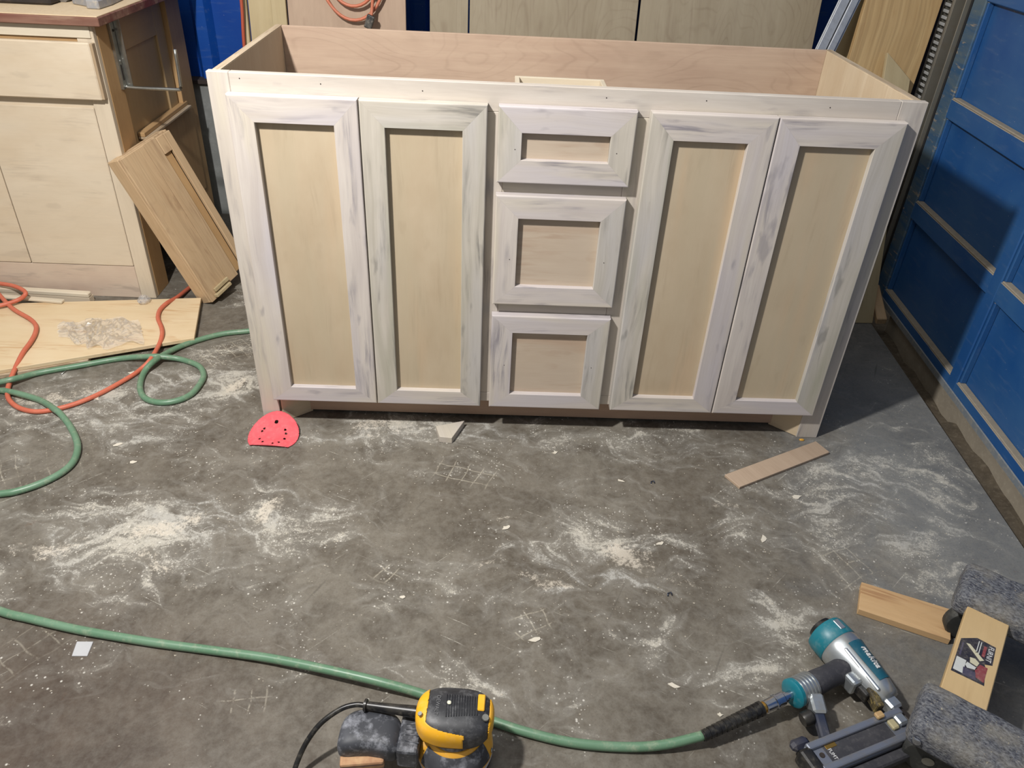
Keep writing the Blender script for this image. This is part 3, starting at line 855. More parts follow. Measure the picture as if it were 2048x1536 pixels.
M_cord = plain('orange_cord', s2l(196, 112, 82), 0.5, dust=0.25, dustcol=s2l(214, 176, 150), nscale=50)
M_cordred = plain('red_cord', s2l(178, 84, 60), 0.5, nscale=50)
hc = tube('hanging_cord', catmull([(-0.243, 1.128, 1.6), (-0.239, 1.115, 1.2), (-0.239, 1.112, 0.9), (-0.249, 1.107, 0.75), (-0.258, 1.095, 0.5), (-0.25, 1.075, 0.2), (-0.24, 1.02, 0.01)], 8), 0.0055, M_cordred, None, 8)
tag(hc, 'red power cord hanging straight down in front of the cream boards', 'cord')
coil = thing('extension_cord', (0.13, 1.09, 0.8), 'orange extension cord hung in a loose coil on the maple panel', 'extension cord')
bm = bmesh.new()
pts = []
for i in range(120):
    t = i / 119 * 3
    a = t * 2 * math.pi + 0.6
    rr = 0.115 - 0.012 * t + 0.006 * math.sin(3 * a)
    zc = 0.93 + 0.03 * t
    z = zc + rr * math.sin(a)
    pts.append((0.130 + rr * math.cos(a) * 1.0, 1.112 + LEAN * (z - 0.85) - 0.004 * t - 0.004, z))
bm_tube(bm, pts, 0.0052, 8)
meshobj('coil', bm_mesh('coil', bm, True), M_cord, None, coil)
tube('tail', catmull([(0.198, 1.098, 1.05), (0.196, 1.094, 0.95), (0.190, 1.090, 0.885), (0.186, 1.086, 0.855)], 6), 0.0052, M_cord, coil, 8)
obox('plug', frame((0.180, 1.080, 0.838), (-0.35, -0.05, -0.95), y=(1, 0, 0)), (0.042, 0.026, 0.022), plain('black_plug', s2l(36, 36, 38), 0.5, dust=0.4, nscale=60), coil, 0.004, 2)

def quad_board(name, a0, a1, b0, b1, thick, mat, label, cat, group=None):
    """board from bottom edge a0-a1 to top edge b0-b1"""
    a0, a1, b0, b1 = [Vector(p) for p in (a0, a1, b0, b1)]
    x = ((b0 + b1) - (a0 + a1)) / 2
    M = frame(a0, x, y=(a1 - a0))
    Mi = M.inverted()
    pts = [Mi @ p for p in (a0, a1, b1, b0)]
    o = prism(name, [(p.x, p.y) for p in pts], thick, mat, M, None, 0.001)
    return tag(o, label, cat, group)
quad_board('pine_board', (1.690, 0.885, 0.003), (1.925, 0.885, 0.003), (1.765, 0.99, 1.2), (2.006, 0.99, 1.2), 0.02, M_pine, 'wide pine board standing in the corner beside the slotted track', 'board', 'boards in the corner by the door')
quad_board('pine_board', (1.660, 0.945, 0.003), (1.74, 0.945, 0.003), (1.80, 1.14, 2.0), (1.88, 1.14, 2.0), 0.018, M_cream, 'narrow board half hidden behind the wide pine board', 'board', 'boards in the corner by the door')
M_alu = plain('white_aluminium', s2l(186, 190, 196), 0.45, 0.3, dust=0.5, dustcol=s2l(150, 150, 150), nscale=80)
tr = thing('metal_trim', (1.45, 0.93, 0.0), 'white dented metal trim leaning behind the vanity right corner', 'trim strip')
pA, pB = Vector((1.425, 0.90, 0.004)), Vector((2.005, 1.04, 2.1))
for k_, (o_, w_, d_) in enumerate(((-0.014, 0.028, 0.0), (0.013, 0.022, 0.007), (0.028, 0.012, 0.0))):
    M = frame(pA, pB - pA, z=(0.1, -1, 0.1))
    if k_ == 0:
        obox('backing', M @ Matrix.Translation(((pB - pA).length / 2, -0.003, -0.007)), ((pB - pA).length, 0.066, 0.005), M_alu, tr, 0.001)
    obox('fin', M @ Matrix.Translation(((pB - pA).length / 2, -o_, d_)), ((pB - pA).length, w_, 0.006), M_alu, tr, 0.001)
pk = quad_board('plank', (1.855, 0.668, 0.002), (1.955, 0.672, 0.002), (1.849, 0.925, 0.845), (1.938, 0.92, 0.765), 0.014, M_cream, 'grey-green plank with a slanted top leaning beside the vanity right side', 'plank', 'boards in the corner by the door')
bt = obox('wood_block', frame((1.985, 0.735, 0.046), (0.02, 0.16, 0.055), z=(-0.2, -0.4, 1)), (0.17, 0.034, 0.028), M_trough, None, 0.003)
tag(bt, 'short brown wood block propped at the foot of the blue door', 'wood block')

# ---------------------------------------------------------------- sheet, mouldings and bag on the floor
SH = [(-0.375, 0.650), (-0.312, 0.388), (-0.794, 0.174), (-1.45, -0.10), (-1.55, 0.50), (-1.015, 0.560)]
sh = prism('plywood_offcut', SH, 0.012, M_floorply, Matrix.Translation((0, 0, 0.012)), None, 0.001)
tag(sh, 'pale plywood sheet lying on the floor before the old cabinet', 'plywood sheet')
sh2 = prism('plywood_offcut', [(-0.60, 0.56), (-0.585, 0.262), (-0.80, 0.163), (-1.46, -0.11), (-1.5, 0.45), (-1.0, 0.53)], 0.0115, M_plyedge, Matrix.Translation((0, 0, 0.0003)), None, 0.001)
tag(sh2, 'second plywood sheet underneath the pale one on the floor', 'plywood sheet')
md = thing('moulding', (-0.9, 0.65, 0.0), 'white moulding strip lying along the old cabinet kick board', 'moulding')
obox('strip', frame((-0.955, 0.644, 0.032), (-0.45, 0.025, 0), z=(0, 0, 1)), (0.44, 0.022, 0.016), M_white, md, 0.003)
obox('strip_base', frame((-0.955, 0.648, 0.012), (-0.45, 0.025, 0), z=(0, 0, 1)), (0.44, 0.028, 0.0235), M_old, md, 0.001)
md2 = obox('moulding', frame((-0.98, 0.600, 0.0290), (-0.45, 0.045, 0), z=(0, 0, 1)), (0.36, 0.020, 0.009), M_white, None, 0.002)
tag(md2, 'thin white moulding strip on the plywood sheet under the orange cord', 'moulding')

# clear plastic bag
kb = NT('clear_plastic_film')
nodes = kb.n
tr_ = nodes.new('ShaderNodeBsdfTransparent')
gl = nodes.new('ShaderNodeBsdfGlossy')
gl.inputs['Roughness'].default_value = 0.22
df = nodes.new('ShaderNodeBsdfDiffuse')
df.inputs[0].default_value = (0.95, 0.95, 0.97, 1)
m1 = nodes.new('ShaderNodeMixShader')
m2 = nodes.new('ShaderNodeMixShader')
fr = nodes.new('ShaderNodeFresnel')
fr.inputs[0].default_value = 1.5
m1.inputs[0].default_value = 0.17
kb.link(tr_.outputs[0], m1.inputs[1])
kb.link(df.outputs[0], m1.inputs[2])
kb.link(kb.math('MULTIPLY', fr.outputs[0], 0.55, clamp=True), m2.inputs[0])
kb.link(m1.outputs[0], m2.inputs[1])
kb.link(gl.outputs[0], m2.inputs[2])
kb.link(m2.outputs[0], nodes['Material Output'].inputs['Surface'])
M_film = kb.mat
bm = bmesh.new()
NXb, NYb = 30, 16
rb_ = random.Random(3)
g_ = []
for j in range(NYb + 1):
    r_ = []
    for i in range(NXb + 1):
        u, w = i / NXb, j / NYb
        front = Vector((-0.715, 0.365, 0)) * (1 - u) + Vector((-0.455, 0.345, 0)) * u + Vector((0.02 * math.sin(7 * u), -0.05 * math.sin(u * math.pi) ** 0.8 + 0.012 * math.sin(u * 23), 0))
        back = Vector((-0.745, 0.425, 0)) * (1 - u) + Vector((-0.515, 0.475, 0)) * u + Vector((0, 0.03 * math.sin(u * math.pi) + 0.008 * math.sin(u * 19), 0))
        p = front * (1 - w) + back * w
        e = min(u, 1 - u, w, 1 - w)
        z = 0.0262 + rb_.random() ** 2 * 0.016 * min(1, e * 8 + 0.1) + 0.006 * math.sin(u * 9 + w * 5) ** 2
        over = p.y < 0.395 + (p.x + 0.312) * 0.444 - 0.004
        if over:
            z -= 0.008
        r_.append(bm.verts.new((p.x + rb_.uniform(-0.003, 0.003), p.y + rb_.uniform(-0.004, 0.004), max(z, 0.0255 if not over else 0.016))))
    g_.append(r_)
for j in range(NYb):
    for i in range(NXb):
        a_, b_, c_, d_ = g_[j][i], g_[j][i + 1], g_[j + 1][i + 1], g_[j + 1][i]
        if (i + j) % 2:
            bm.faces.new((a_, b_, c_)); bm.faces.new((a_, c_, d_))
        else:
            bm.faces.new((a_, b_, d_)); bm.faces.new((b_, c_, d_))
pb = meshobj('plastic_bag', bm_mesh('plastic_bag', bm, False), M_film)
tag(pb, 'crumpled clear plastic bag on the pale plywood sheet', 'plastic bag')
bm = bmesh.new()
ico = bmesh.ops.create_icosphere(bm, subdivisions=3, radius=0.02)
for v_ in bm.verts:
    s_ = 0.75 + 0.5 * abs(mnoise.noise(v_.co * 90))
    v_.co = Vector((v_.co.x * s_, v_.co.y * s_ * 1.3, v_.co.z * s_ * 0.7))
fs = meshobj('plastic_scrap', bm_mesh('plastic_scrap', bm), M_film, Matrix.Translation((-0.545, 0.600, 0.037)))
tag(fs, 'small balled scrap of clear film behind the plastic bag', 'plastic scrap')

# ---------------------------------------------------------------- hoses: pixel tracks of the photo carried onto the floor
Rm = Matrix(Rc)
def on_floor(px, py, h):
    d = Rm.transposed() @ Vector(((px - 1024) / 1537.455, (py - 768) / 1537.455, 1.0))
    t = (h - CAM.z) / d.z
    return CAM + d * t
def track_pts(lst, r):
    return [on_floor(p[0], p[1], (p[2] if len(p) > 2 else 0.0) + r) for p in lst]
M_green = NT('green_air_hose')
vv = M_green.coord('Object')
cg = M_green.mix(M_green.rng(M_green.noise(vv, 9.0, 3.0), 0.4, 0.65), s2l(98, 134, 106), s2l(112, 144, 118))
cg = M_green.mix(M_green.math('MULTIPLY', M_green.rng(M_green.noise(vv, 60.0, 6.0, 0.7), 0.52, 0.7), 0.45), cg, s2l(168, 172, 148))
M_green = M_green.out(cg, 0.38, spec=0.5)
M_orange = plain('orange_cord_floor', s2l(204, 106, 80), 0.5, dust=0.35, dustcol=s2l(226, 150, 122), nscale=14)
rc_ = 0.0068
red = [(404, 565), (384, 572), (355, 594, .012), (334, 606, .024), (320, 620, .024), (316, 636, .024), (323, 655, .024), (324, 670, .024), (318, 690, .016), (301, 719, .014), (282, 738), (258, 755), (194, 790), (137, 812), (81, 823), (44, 818), (22, 804), (15, 786), (22, 757, .006), (44, 709, .022), (60, 686, .026), (70, 668, .026), (72, 652, .026), (60, 638, .026), (28, 619, .026), (8, 600, .03), (-14, 575, .034),
       (-30, 562, .04), (0, 567, .05), (24, 571, .054), (44, 579, .054), (51, 588, .05), (36, 600, .034), (0, 611, .03), (-60, 622, .028)]
oc = thing('power_cord', track_pts([(258, 755)], rc_)[0], 'orange power cord looping over the plywood sheet and the floor at left', 'cord')
tube('cable', catmull(track_pts(red, rc_), 8), rc_, M_orange, oc, 10)

rg_ = 0.0085
green = [(560, 655), (498, 662), (444, 668), (388, 683), (343, 701, .004), (307, 723, .014), (287, 747), (280, 775), (290, 796), (319, 805), (355, 801), (384, 787), (403, 763), (407, 747), (396, 731), (363, 719), (330, 714, .010), (300, 713, .014), (242, 717), (161, 731), (81, 745), (40, 755, .008), (15, 761, .012), (-40, 774),
         (-130, 800), (-190, 812), (-150, 798), (-60, 780), (0, 781), (36, 787, .006), (81, 801), (110, 819, .012), (122, 829, .008), (141, 854), (155, 888), (149, 919), (125, 944), (81, 967), (32, 983), (0, 988), (-80, 1000), (-180, 1040), (-190, 1110), (-120, 1175), (0, 1222), (59, 1237), (140, 1256), (209, 1269), (314, 1286), (419, 1300), (524, 1314, .004), (600, 1328, .008), (680, 1345, .012), (760, 1364, .012), (860, 1393, .004), (980, 1440), (1060, 1466), (1150, 1486), (1250, 1494), (1330, 1489, .006), (1410, 1470, .018)]
gp = track_pts(green, rg_)
gh = thing('air_hose', gp[20], 'green rubber air hose looping across the floor to the nail gun', 'air hose')
tube('hose', catmull(gp, 8), rg_, M_green, gh, 12)

# ---------------------------------------------------------------- offcuts and small things on the floor
def flat_board(name, corners, thick, mat, label, cat, z=0.0005):
    c = [Vector((p[0], p[1], z)) for p in corners]
    M = frame(c[0], c[1] - c[0], z=(0, 0, 1))
    Mi = M.inverted()
    o = prism(name, [((Mi @ p).x, (Mi @ p).y) for p in c], thick, mat, M, None, 0.0008)
    return tag(o, label, cat)
flat_board('wood_strip', [(1.221, -0.178), (1.248, -0.225), (1.533, -0.073), (1.511, -0.026)][::-1], 0.008, M_walnut, 'flat brown wood strip on the floor at the vanity right foot', 'wood strip')
flat_board('wood_offcut', [(1.400, -0.612), (1.562, -0.686), (1.600, -0.607), (1.436, -0.537)], 0.016, M_maplecut, 'orange-brown maple offcut touching the dolly by the nail gun', 'wood offcut')
flat_board('wedge_offcut', [(0.467, -0.022), (0.480, -0.068), (0.513, -0.072), (0.543, 0.006)], 0.019, M_frame_face, 'small pale mitre-cut wedge of wood in front of the vanity', 'wood offcut')
pc = flat_board('paper_square', [(-0.1775, -0.7195), (-0.1725, -0.7525), (-0.1435, -0.752), (-0.1465, -0.719)], 0.0012, plain('grey_card', s2l(188, 188, 190), 0.6), 'small light grey card square lying below the green hose', 'card')

# sanding disc: bent over at the front, its back edge up against the vanity foot
M_disc = plain('red_abrasive', s2l(224, 88, 96), 0.75, dust=0.35, dustcol=s2l(238, 140, 142), nscale=60)
bm = bmesh.new()
RD = 0.066
holes = [(0.0, 0.036, 0.0055)] + [(0.034 * math.cos(a), 0.034 * math.sin(a) - 0.004, 0.0033) for a in [math.radians(d) for d in (35, 15, -15, -48, -75, -125, -155, -200, -215)]]
NG = 84
vm = {}
def disc_v(i, j):
    if (i, j) in vm:
        return vm[(i, j)]
    u, w = (i / NG * 2 - 1) * RD, (j / NG * 2 - 1) * RD
    y = w
    z = 0.004 + 0.020 * max(0.0, (w + 0.02) / RD) ** 1.5 + 0.004 * math.cos(u * 40)
    if w < -0.044:
        y = -0.044 + (-0.044 - w) * 0.6
        z = 0.0015 + 0.002 * (w + RD) / 0.022
    vm[(i, j)] = bm.verts.new((u, y * 0.98, z))
    return vm[(i, j)]
for i in range(NG):
    for j in range(NG):
        u, w = ((i + .5) / NG * 2 - 1) * RD, ((j + .5) / NG * 2 - 1) * RD
        if u * u + w * w > RD * RD:
            continue
        if any((u - h[0]) ** 2 + (w - h[1]) ** 2 < h[2] ** 2 for h in holes):
            continue
        bm.faces.new((disc_v(i, j), disc_v(i + 1, j), disc_v(i + 1, j + 1), disc_v(i, j + 1)))
sd = meshobj('sanding_disc', bm_mesh('sanding_disc', bm, True), M_disc, Matrix.Translation((0.041, -0.066, 0.0015)) @ Matrix.Rotation(-0.05, 4, 'Z'))
sd.modifiers.new('thick', 'SOLIDIFY').thickness = 0.0012
tag(sd, 'pink-red sanding disc with round holes at the vanity left foot', 'sanding disc')

# loose chips
M_flake = plain('pale_wood_chip', s2l(214, 206, 190), 0.8, nscale=80)
chips = [(1591, 995, 13, 'pale wood chip on the floor nearer the camera than the brown wood strip'),
         (1240, 962, 9, 'small pale chip on the open floor left of the steel staple and brown strip'),
         (1070, 1280, 15, 'largest pale wood chip, on the floor between sander and vanity'),
         (266, 925, 8, 'pale chip on the floor beside the lower loop of green hose'),
         (237, 890, 9, 'pale curled chip between the green hose loop and the red disc'),
         (265, 748, 12, 'pale chip inside the bend where orange cord and green hose cross'),
         (190, 797, 12, 'pale chip lying against the orange cord bend'),
         (1527, 1078, 15, 'long pale chip on the floor below the brown wood strip'),
         (1110, 906, 9, 'pale chip on the floor in front of the vanity drawers'),
         (1012, 1056, 11, 'white chip in the dust at the middle of the floor'),
         (1348, 1372, 11, 'pale chip on the floor left of the nail gun'),
         (1440, 1430, 8, 'small pale chip just behind the black hose sleeve of the nail gun'),
         (804, 1195, 9, 'pale chip on the floor left of the big dust patch'),
         (1320, 1088, 10, 'pale chip at the far edge of the big dust patch')]
for n_, (px, py, sz, lab) in enumerate(chips):
    p = on_floor(px, py, 0)
    s_ = sz / 1537.0 * (p - CAM).length
    k_ = random.randint(7, 10)
    pts_ = [(s_ * (0.35 + 0.75 * random.random()) * math.cos(2 * math.pi * a / k_), s_ * 0.5 * (0.35 + 0.8 * random.random()) * math.sin(2 * math.pi * a / k_)) for a in range(k_)]
    c = prism('wood_chip', pts_, 0.0012, M_flake, Matrix.Translation((p.x, p.y, 0.0010)) @ Matrix.Rotation(random.uniform(-0.5, 0.8), 4, 'Z') @ Matrix.Rotation(0.06, 4, 'X'))
    tag(c, lab, 'wood chip', 'loose wood chips on the floor')
M_steel = plain('dark_steel', s2l(70, 78, 96), 0.35, 0.8)
for n_, (px, py, lab) in enumerate(((1305, 966, 'bent dark steel staple on the floor left of the brown wood strip'), (1339, 1190, 'bent dark steel staple on the floor by the white dust patch'))):
    p = on_floor(px, py, 0.002)
    a = tube('staple', [p + Vector((-0.004, -0.003, 0.0)), p + Vector((-0.003, 0.004, 0.001)), p + Vector((0.004, 0.005, 0.003)), p + Vector((0.005, -0.001, 0.001))], 0.0014, M_steel, None, 6)
    tag(a, lab, 'staple')
p = on_floor(132, 741, 0.002)
nl = tube('nail', [p + Vector((-0.004, -0.022, 0)), p + Vector((0.004, 0.012, 0.001))], 0.0016, M_zinc, None, 6)
tag(nl, 'thin steel brad nail on the floor beside the upper green hose', 'nail')
# glue bead squeezed out at the right foot
M_glue = plain('dried_glue', s2l(214, 160, 60), 0.4)
bm = bmesh.new()
bmesh.ops.create_icosphere(bm, subdivisions=2, radius=0.006)
for v_ in bm.verts:
    v_.co = Vector((v_.co.x * 1.3, v_.co.y * 0.8, max(v_.co.z * 0.6, -0.0005)))
gb = meshobj('glue_drop', bm_mesh('glue_drop', bm, True), M_glue, Matrix.Translation((1.478, -0.013, 0.0008)))
tag(gb, 'yellow drop of dried glue at the vanity right foot', 'glue drop')

# crumbs: uncountable sawdust grains
rs = np.random.RandomState(5)
verts, faces = [], []
cent = [(-0.12, -0.42, 0.33, 0.17, 700), (0.5, -0.04, 0.45, 0.06, 420), (0.85, -0.5, 0.3, 0.13, 420), (-0.35, 0.1, 0.35, 0.2, 420), (1.4, -0.3, 0.3, 0.2, 320), (0.5, -0.6, 0.7, 0.28, 520)]
for (cx, cy, sx, sy, n) in cent:
    for i in range(n):
        x, y = cx + sx * rs.randn(), cy + sy * rs.randn()
        if x > slab_x(y) - 0.02 or x < -1.2 or y < -1.0 or y > 0.6 or (y > -0.03 and -0.02 < x < 1.55) or (x < -0.28 and y > 0.12):
            continue
        s = 0.0007 + 0.0013 * rs.rand() ** 3
        a = rs.rand() * 6.28
        b = len(verts)
        for q in range(3):
            verts.append((x + s * math.cos(a + q * 2.1) * (1 + rs.rand()), y + s * math.sin(a + q * 2.1), 0.0005))
        verts.append((x, y, 0.0006 + s * 0.7))
        faces += [(b, b + 1, b + 3), (b + 1, b + 2, b + 3), (b + 2, b, b + 3)]
me = bpy.data.meshes.new('sawdust_crumbs')
me.from_pydata(verts, [], faces)
cr = meshobj('sawdust_crumbs', me, plain('pale_crumbs', s2l(212, 202, 184), 0.9))
cr['kind'] = 'stuff'
cr['label'] = 'pale sawdust crumbs strewn over the concrete floor'
cr['category'] = 'sawdust'

# ---------------------------------------------------------------- orbital sander
SX, SY = 0.565, -0.937
M_yel = plain('yellow_plastic', s2l(244, 178, 44), 0.45, dust=0.45, dustcol=s2l(240, 214, 180), nscale=16)
M_yelc = plain('clean_yellow_plastic', s2l(250, 184, 34), 0.4, dust=0.12, dustcol=s2l(240, 214, 180), nscale=40)
M_blk = plain('black_plastic', s2l(38, 39, 43), 0.45, dust=0.30, dustcol=s2l(150, 150, 152), nscale=45)
M_blkdust = plain('dusty_black_plastic', s2l(52, 54, 60), 0.55, dust=0.75, dustcol=s2l(170, 172, 180), nscale=22)
M_rub = plain('black_rubber', s2l(22, 22, 24), 0.35, dust=0.1, nscale=60)
san = thing('orbital_sander', (SX, SY, 0), 'yellow and black random orbital sander with dust canister on the floor', 'sander')
UP = frame((SX, SY, 0), (0, 0, 1), y=(1, 0, 0))
lathe('sanding_pad', [(0.0005, 0.060), (0.004, 0.0625), (0.014, 0.0625), (0.016, 0.058)], M_rub, UP, san, 48)
lathe('skirt', [(0.016, 0.055), (0.017, 0.0635), (0.028, 0.0655), (0.031, 0.060)], plain('grey_skirt', s2l(196, 196, 200), 0.5, dust=0.5, dustcol=s2l(226, 222, 216), nscale=40), UP, san, 48)
lathe('housing', [(0.030, 0.060), (0.034, 0.0655), (0.050, 0.0640), (0.066, 0.0575), (0.078, 0.050), (0.084, 0.046)], M_yel, UP, san, 48)
lathe('neck', [(0.084, 0.044), (0.092, 0.043), (0.104, 0.044)], M_blkdust, UP, san, 40)
lathe('front_inset', [(0.042, 0.0653), (0.050, 0.0640), (0.066, 0.0575), (0.078, 0.050)], M_blkdust, UP, san, 20, True, math.radians(215), math.radians(335), 0.0012)
for a in (200, 345):
    ra = math.radians(a)
    lathe('screw', [(0, 0.0045), (0.0015, 0.0035)], M_zinc, frame((SX + 0.0655 * math.cos(ra), SY + 0.0655 * math.sin(ra), 0.046), (math.cos(ra), math.sin(ra), 0.2), z=(0, 0, 1)), san, 10)
# head: flattened superellipsoid, split into black cap and yellow trims
def spow(c, e):
    return math.copysign(abs(c) ** e, c)
HA, HB, HC, HZ = 0.0635, 0.047, 0.027, 0.113
def head_pt(u, w, off=0.0):
    x = (HA + off) * spow(math.cos(w), 0.5) * spow(math.cos(u), 0.7)
    y = (HB + off) * spow(math.cos(w), 0.5) * spow(math.sin(u), 0.8)
    z = (HC + off) * spow(math.sin(w), 0.6)
    return Vector((x, y, z - 0.006 * (y / HB) ** 2))
NU, NV = 200, 96
def head_part(name, test, mat, off):
    bm = bmesh.new()
    cache = {}
    def vtx(i, j):
        i %= NU
        if (i, j) not in cache:
            cache[(i, j)] = bm.verts.new(head_pt(2 * math.pi * i / NU, -math.pi / 2 + math.pi * j / NV, off))
        return cache[(i, j)]
    for i in range(NU):
        for j in range(NV):
            c = head_pt(2 * math.pi * (i + .5) / NU, -math.pi / 2 + math.pi * (j + .5) / NV)
            if test(c):
                bm.faces.new((vtx(i, j), vtx(i + 1, j), vtx(i + 1, j + 1), vtx(i, j + 1)))
    o = meshobj(name, bm_mesh(name, bm, True), mat, Matrix.Translation((SX, SY + 0.002, HZ)) @ Matrix.Rotation(-0.06, 4, 'Z'), san)
    return o
cap = head_part('cap', lambda c: True, M_blk, 0.0)
def f_left(c):
    return c.z > -0.022 and ((c.x < -0.044 - 0.10 * max(0, c.y - 0.02)) or (c.y < -0.026 and c.x < 0.018 and c.z < 0.018 + 0.1 * (-0.02 - c.x) and c.z > -0.012 ))
tl = head_part('yellow_band', f_left, M_yelc, 0.0016)
tl.modifiers.new('thick', 'SOLIDIFY').thickness = 0.0016
tr2 = head_part('yellow_band', lambda c: c.x > 0.0565 and -0.034 < c.y < 0.026 and c.z > -0.020, M_yelc, 0.0016)
tr2.modifiers.new('thick', 'SOLIDIFY').thickness = 0.0016
# ribs and badge on the cap
for i in range(13):
    x = -0.014 + i * 0.0042
    ln = 0.052 - 0.0008 * i
    obox('rib', Matrix.Translation((SX + x, SY + 0.004, HZ + 0.0262)), (0.0016, ln * 0.80, 0.0030), M_blk, san, 0.0006)
obox('badge', Matrix.Translation((SX + 0.043, SY + 0.010, HZ + 0.0262)) @ Matrix.Rotation(0.06, 4, 'Y') @ Matrix.Rotation(-0.05, 4, 'Z'), (0.012, 0.030, 0.004), M_yelc, san, 0.0015)
lathe('screw', [(0, 0.0062), (0.002, 0.0055)], M_zinc, frame((SX + 0.050, SY - 0.016, HZ + 0.0245), (0.12, -0.1, 1), y=(1, 0, 0)), san, 14)
lathe('screw', [(0, 0.004), (0.0015, 0.0035)], M_zinc, frame((SX - 0.056, SY - 0.012, HZ + 0.0265), (-0.2, -0.1, 1), y=(1, 0, 0)), san, 12)
M_grey = plain('grey_print', s2l(112, 112, 114), 0.6)
text_mesh('lettering', 'DEWALT', 0.0088, M_grey, Matrix.Translation((SX - 0.029, SY + 0.004, HZ + 0.0272)) @ Matrix.Rotation(math.radians(-96), 4, 'Z'), san, 0.0, 0.0002, 1.0)
bm = bmesh.new()
bmesh.ops.create_icosphere(bm, subdivisions=2, radius=0.0042)
for v_ in bm.verts:
    v_.co *= 0.8 + 0.6 * abs(mnoise.noise(v_.co * 500))
    v_.co.z *= 0.35
meshobj('dust_blob', bm_mesh('dust_blob', bm, True), plain('dried_filler', s2l(232, 230, 206), 0.8), Matrix.Translation((SX - 0.010, SY + 0.008, HZ + 0.0285)), san)
# dust canister
def bag_pt(u, w):
    x = 0.052 * spow(math.cos(w), 0.5) * spow(math.cos(u), 0.45)
    y = 0.036 * spow(math.cos(w), 0.5) * spow(math.sin(u), 0.55)
    z = 0.026 * spow(math.sin(w), 0.6)
    y += 0.012 * (1 - (x / 0.052) ** 2) - 0.006
    return Vector((x, y, z))
bm = bmesh.new()
rg2 = []
for j in range(25):
    rg2.append([bm.verts.new(bag_pt(2 * math.pi * i / 56, -math.pi / 2 + math.pi * j / 24)) for i in range(56)])
for j in range(24):
    for i in range(56):
        bm.faces.new((rg2[j][i], rg2[j][(i + 1) % 56], rg2[j + 1][(i + 1) % 56], rg2[j + 1][i]))
bmesh.ops.remove_doubles(bm, verts=bm.verts, dist=0.00005)
BX, BY, BZ = 0.425, -0.945, 0.066
meshobj('dust_canister', bm_mesh('dust_canister', bm, True), M_blkdust, Matrix.Translation((BX, BY, BZ)) @ Matrix.Rotation(-0.05, 4, 'Z'), san)
obox('dust_duct', Matrix.Translation((0.491, -0.948, 0.063)) @ Matrix.Rotation(-0.08, 4, 'Z'), (0.036, 0.072, 0.048), M_blkdust, san, 0.006, 2)
for i, (dy, an) in enumerate(((0.014, 0.06), (0.004, 0.0), (-0.006, -0.05), (-0.018, -0.2))):
    obox('rib', Matrix.Translation((0.496, -0.948 + dy, 0.0875)) @ Matrix.Rotation(an, 4, 'Z'), (0.024, 0.0024, 0.003), M_blkdust, san, 0.0008)
M_cloth = NT('worn_filter_cloth')
v_ = M_cloth.coord('Object')
zz = M_cloth.sep(v_)[2]
cc = M_cloth.mix(M_cloth.rng(M_cloth.noise(v_, 60.0, 4.0), 0.35, 0.65), s2l(202, 164, 124), s2l(176, 132, 100))
cc = M_cloth.mix(M_cloth.math('MULTIPLY', M_cloth.math('GREATER_THAN', M_cloth.math('PINGPONG', M_cloth.math('ADD', zz, 1.0), 0.0045), 0.0034), 0.8), cc, s2l(96, 88, 96))
M_cloth = M_cloth.out(cc, 0.9)
obox('filter_cloth', Matrix.Translation((0.414, -0.973, 0.047)) @ Matrix.Rotation(0.10, 4, 'Z'), (0.072, 0.030, 0.022), M_cloth, san, 0.004, 2)
lathe('cord_sleeve', [(0, 0.0105), (0.004, 0.0105), (0.005, 0.0068), (0.05, 0.0085), (0.108, 0.0115)], M_rub, frame((0.411, -0.908, 0.098), Vector((0.515, -0.924, 0.102)) - Vector((0.411, -0.908, 0.098)), z=(0, 0, 1)), san, 18)
tube('cord', catmull([(0.416, -0.909, 0.098), (0.395, -0.907, 0.097), (0.37, -0.913, 0.092), (0.34, -0.930, 0.078), (0.318, -0.950, 0.055), (0.304, -0.972, 0.03), (0.297, -1.0, 0.012), (0.29, -1.05, 0.006), (0.26, -1.15, 0.006), (0.18, -1.28, 0.006)], 8), 0.0045, M_rub, san, 10)

# ---------------------------------------------------------------- nail gun
M_teal = plain('teal_plastic', s2l(14, 116, 132), 0.4, dust=0.18, dustcol=s2l(170, 180, 170), nscale=40)
M_tealdk = plain('teal_label', s2l(24, 88, 108), 0.45, dust=0.25, dustcol=s2l(120, 140, 140), nscale=40)
M_silver = plain('silver_alloy', s2l(186, 192, 196), 0.32, 0.75, dust=0.35, dustcol=s2l(178, 166, 140), nscale=24)
M_grip = plain('grip_rubber', s2l(52, 52, 58), 0.7, dust=0.35, dustcol=s2l(110, 108, 108), nscale=50)
M_mag = plain('magazine_alloy', s2l(140, 146, 160), 0.4, 0.6, dust=0.35, dustcol=s2l(150, 140, 122), nscale=30)
M_chrome = plain('chrome', s2l(196, 202, 214), 0.15, 1.0)
M_brass = plain('brass', s2l(206, 160, 80), 0.3, 0.9)
M_wht = plain('white_print', s2l(222, 222, 222), 0.6)
gun = thing('nail_gun', (1.30, -0.80, 0), 'teal and silver pneumatic nail gun lying on the floor by the dolly', 'nail gun')
A0 = Vector((1.288, -0.690, 0.044))
dv = Vector((0.42, -0.907, -0.02)).normalized()
BM_ = frame(A0, dv, z=(0, 0, 1))      # local Y = z x x
lathe('exhaust_cap', [(-0.010, 0.020), (-0.009, 0.024), (0.0, 0.025)], M_rub, BM_, gun, 24)
lathe('rear_cap', [(0.0, 0.030), (0.004, 0.039), (0.012, 0.0415), (0.040, 0.0425), (0.042, 0.041)], M_teal, BM_, gun, 36)
prof = [(0.042, 0.0405), (0.048, 0.042), (0.062, 0.041), (0.085, 0.037), (0.115, 0.033), (0.145, 0.029), (0.165, 0.024), (0.170, 0.018)]
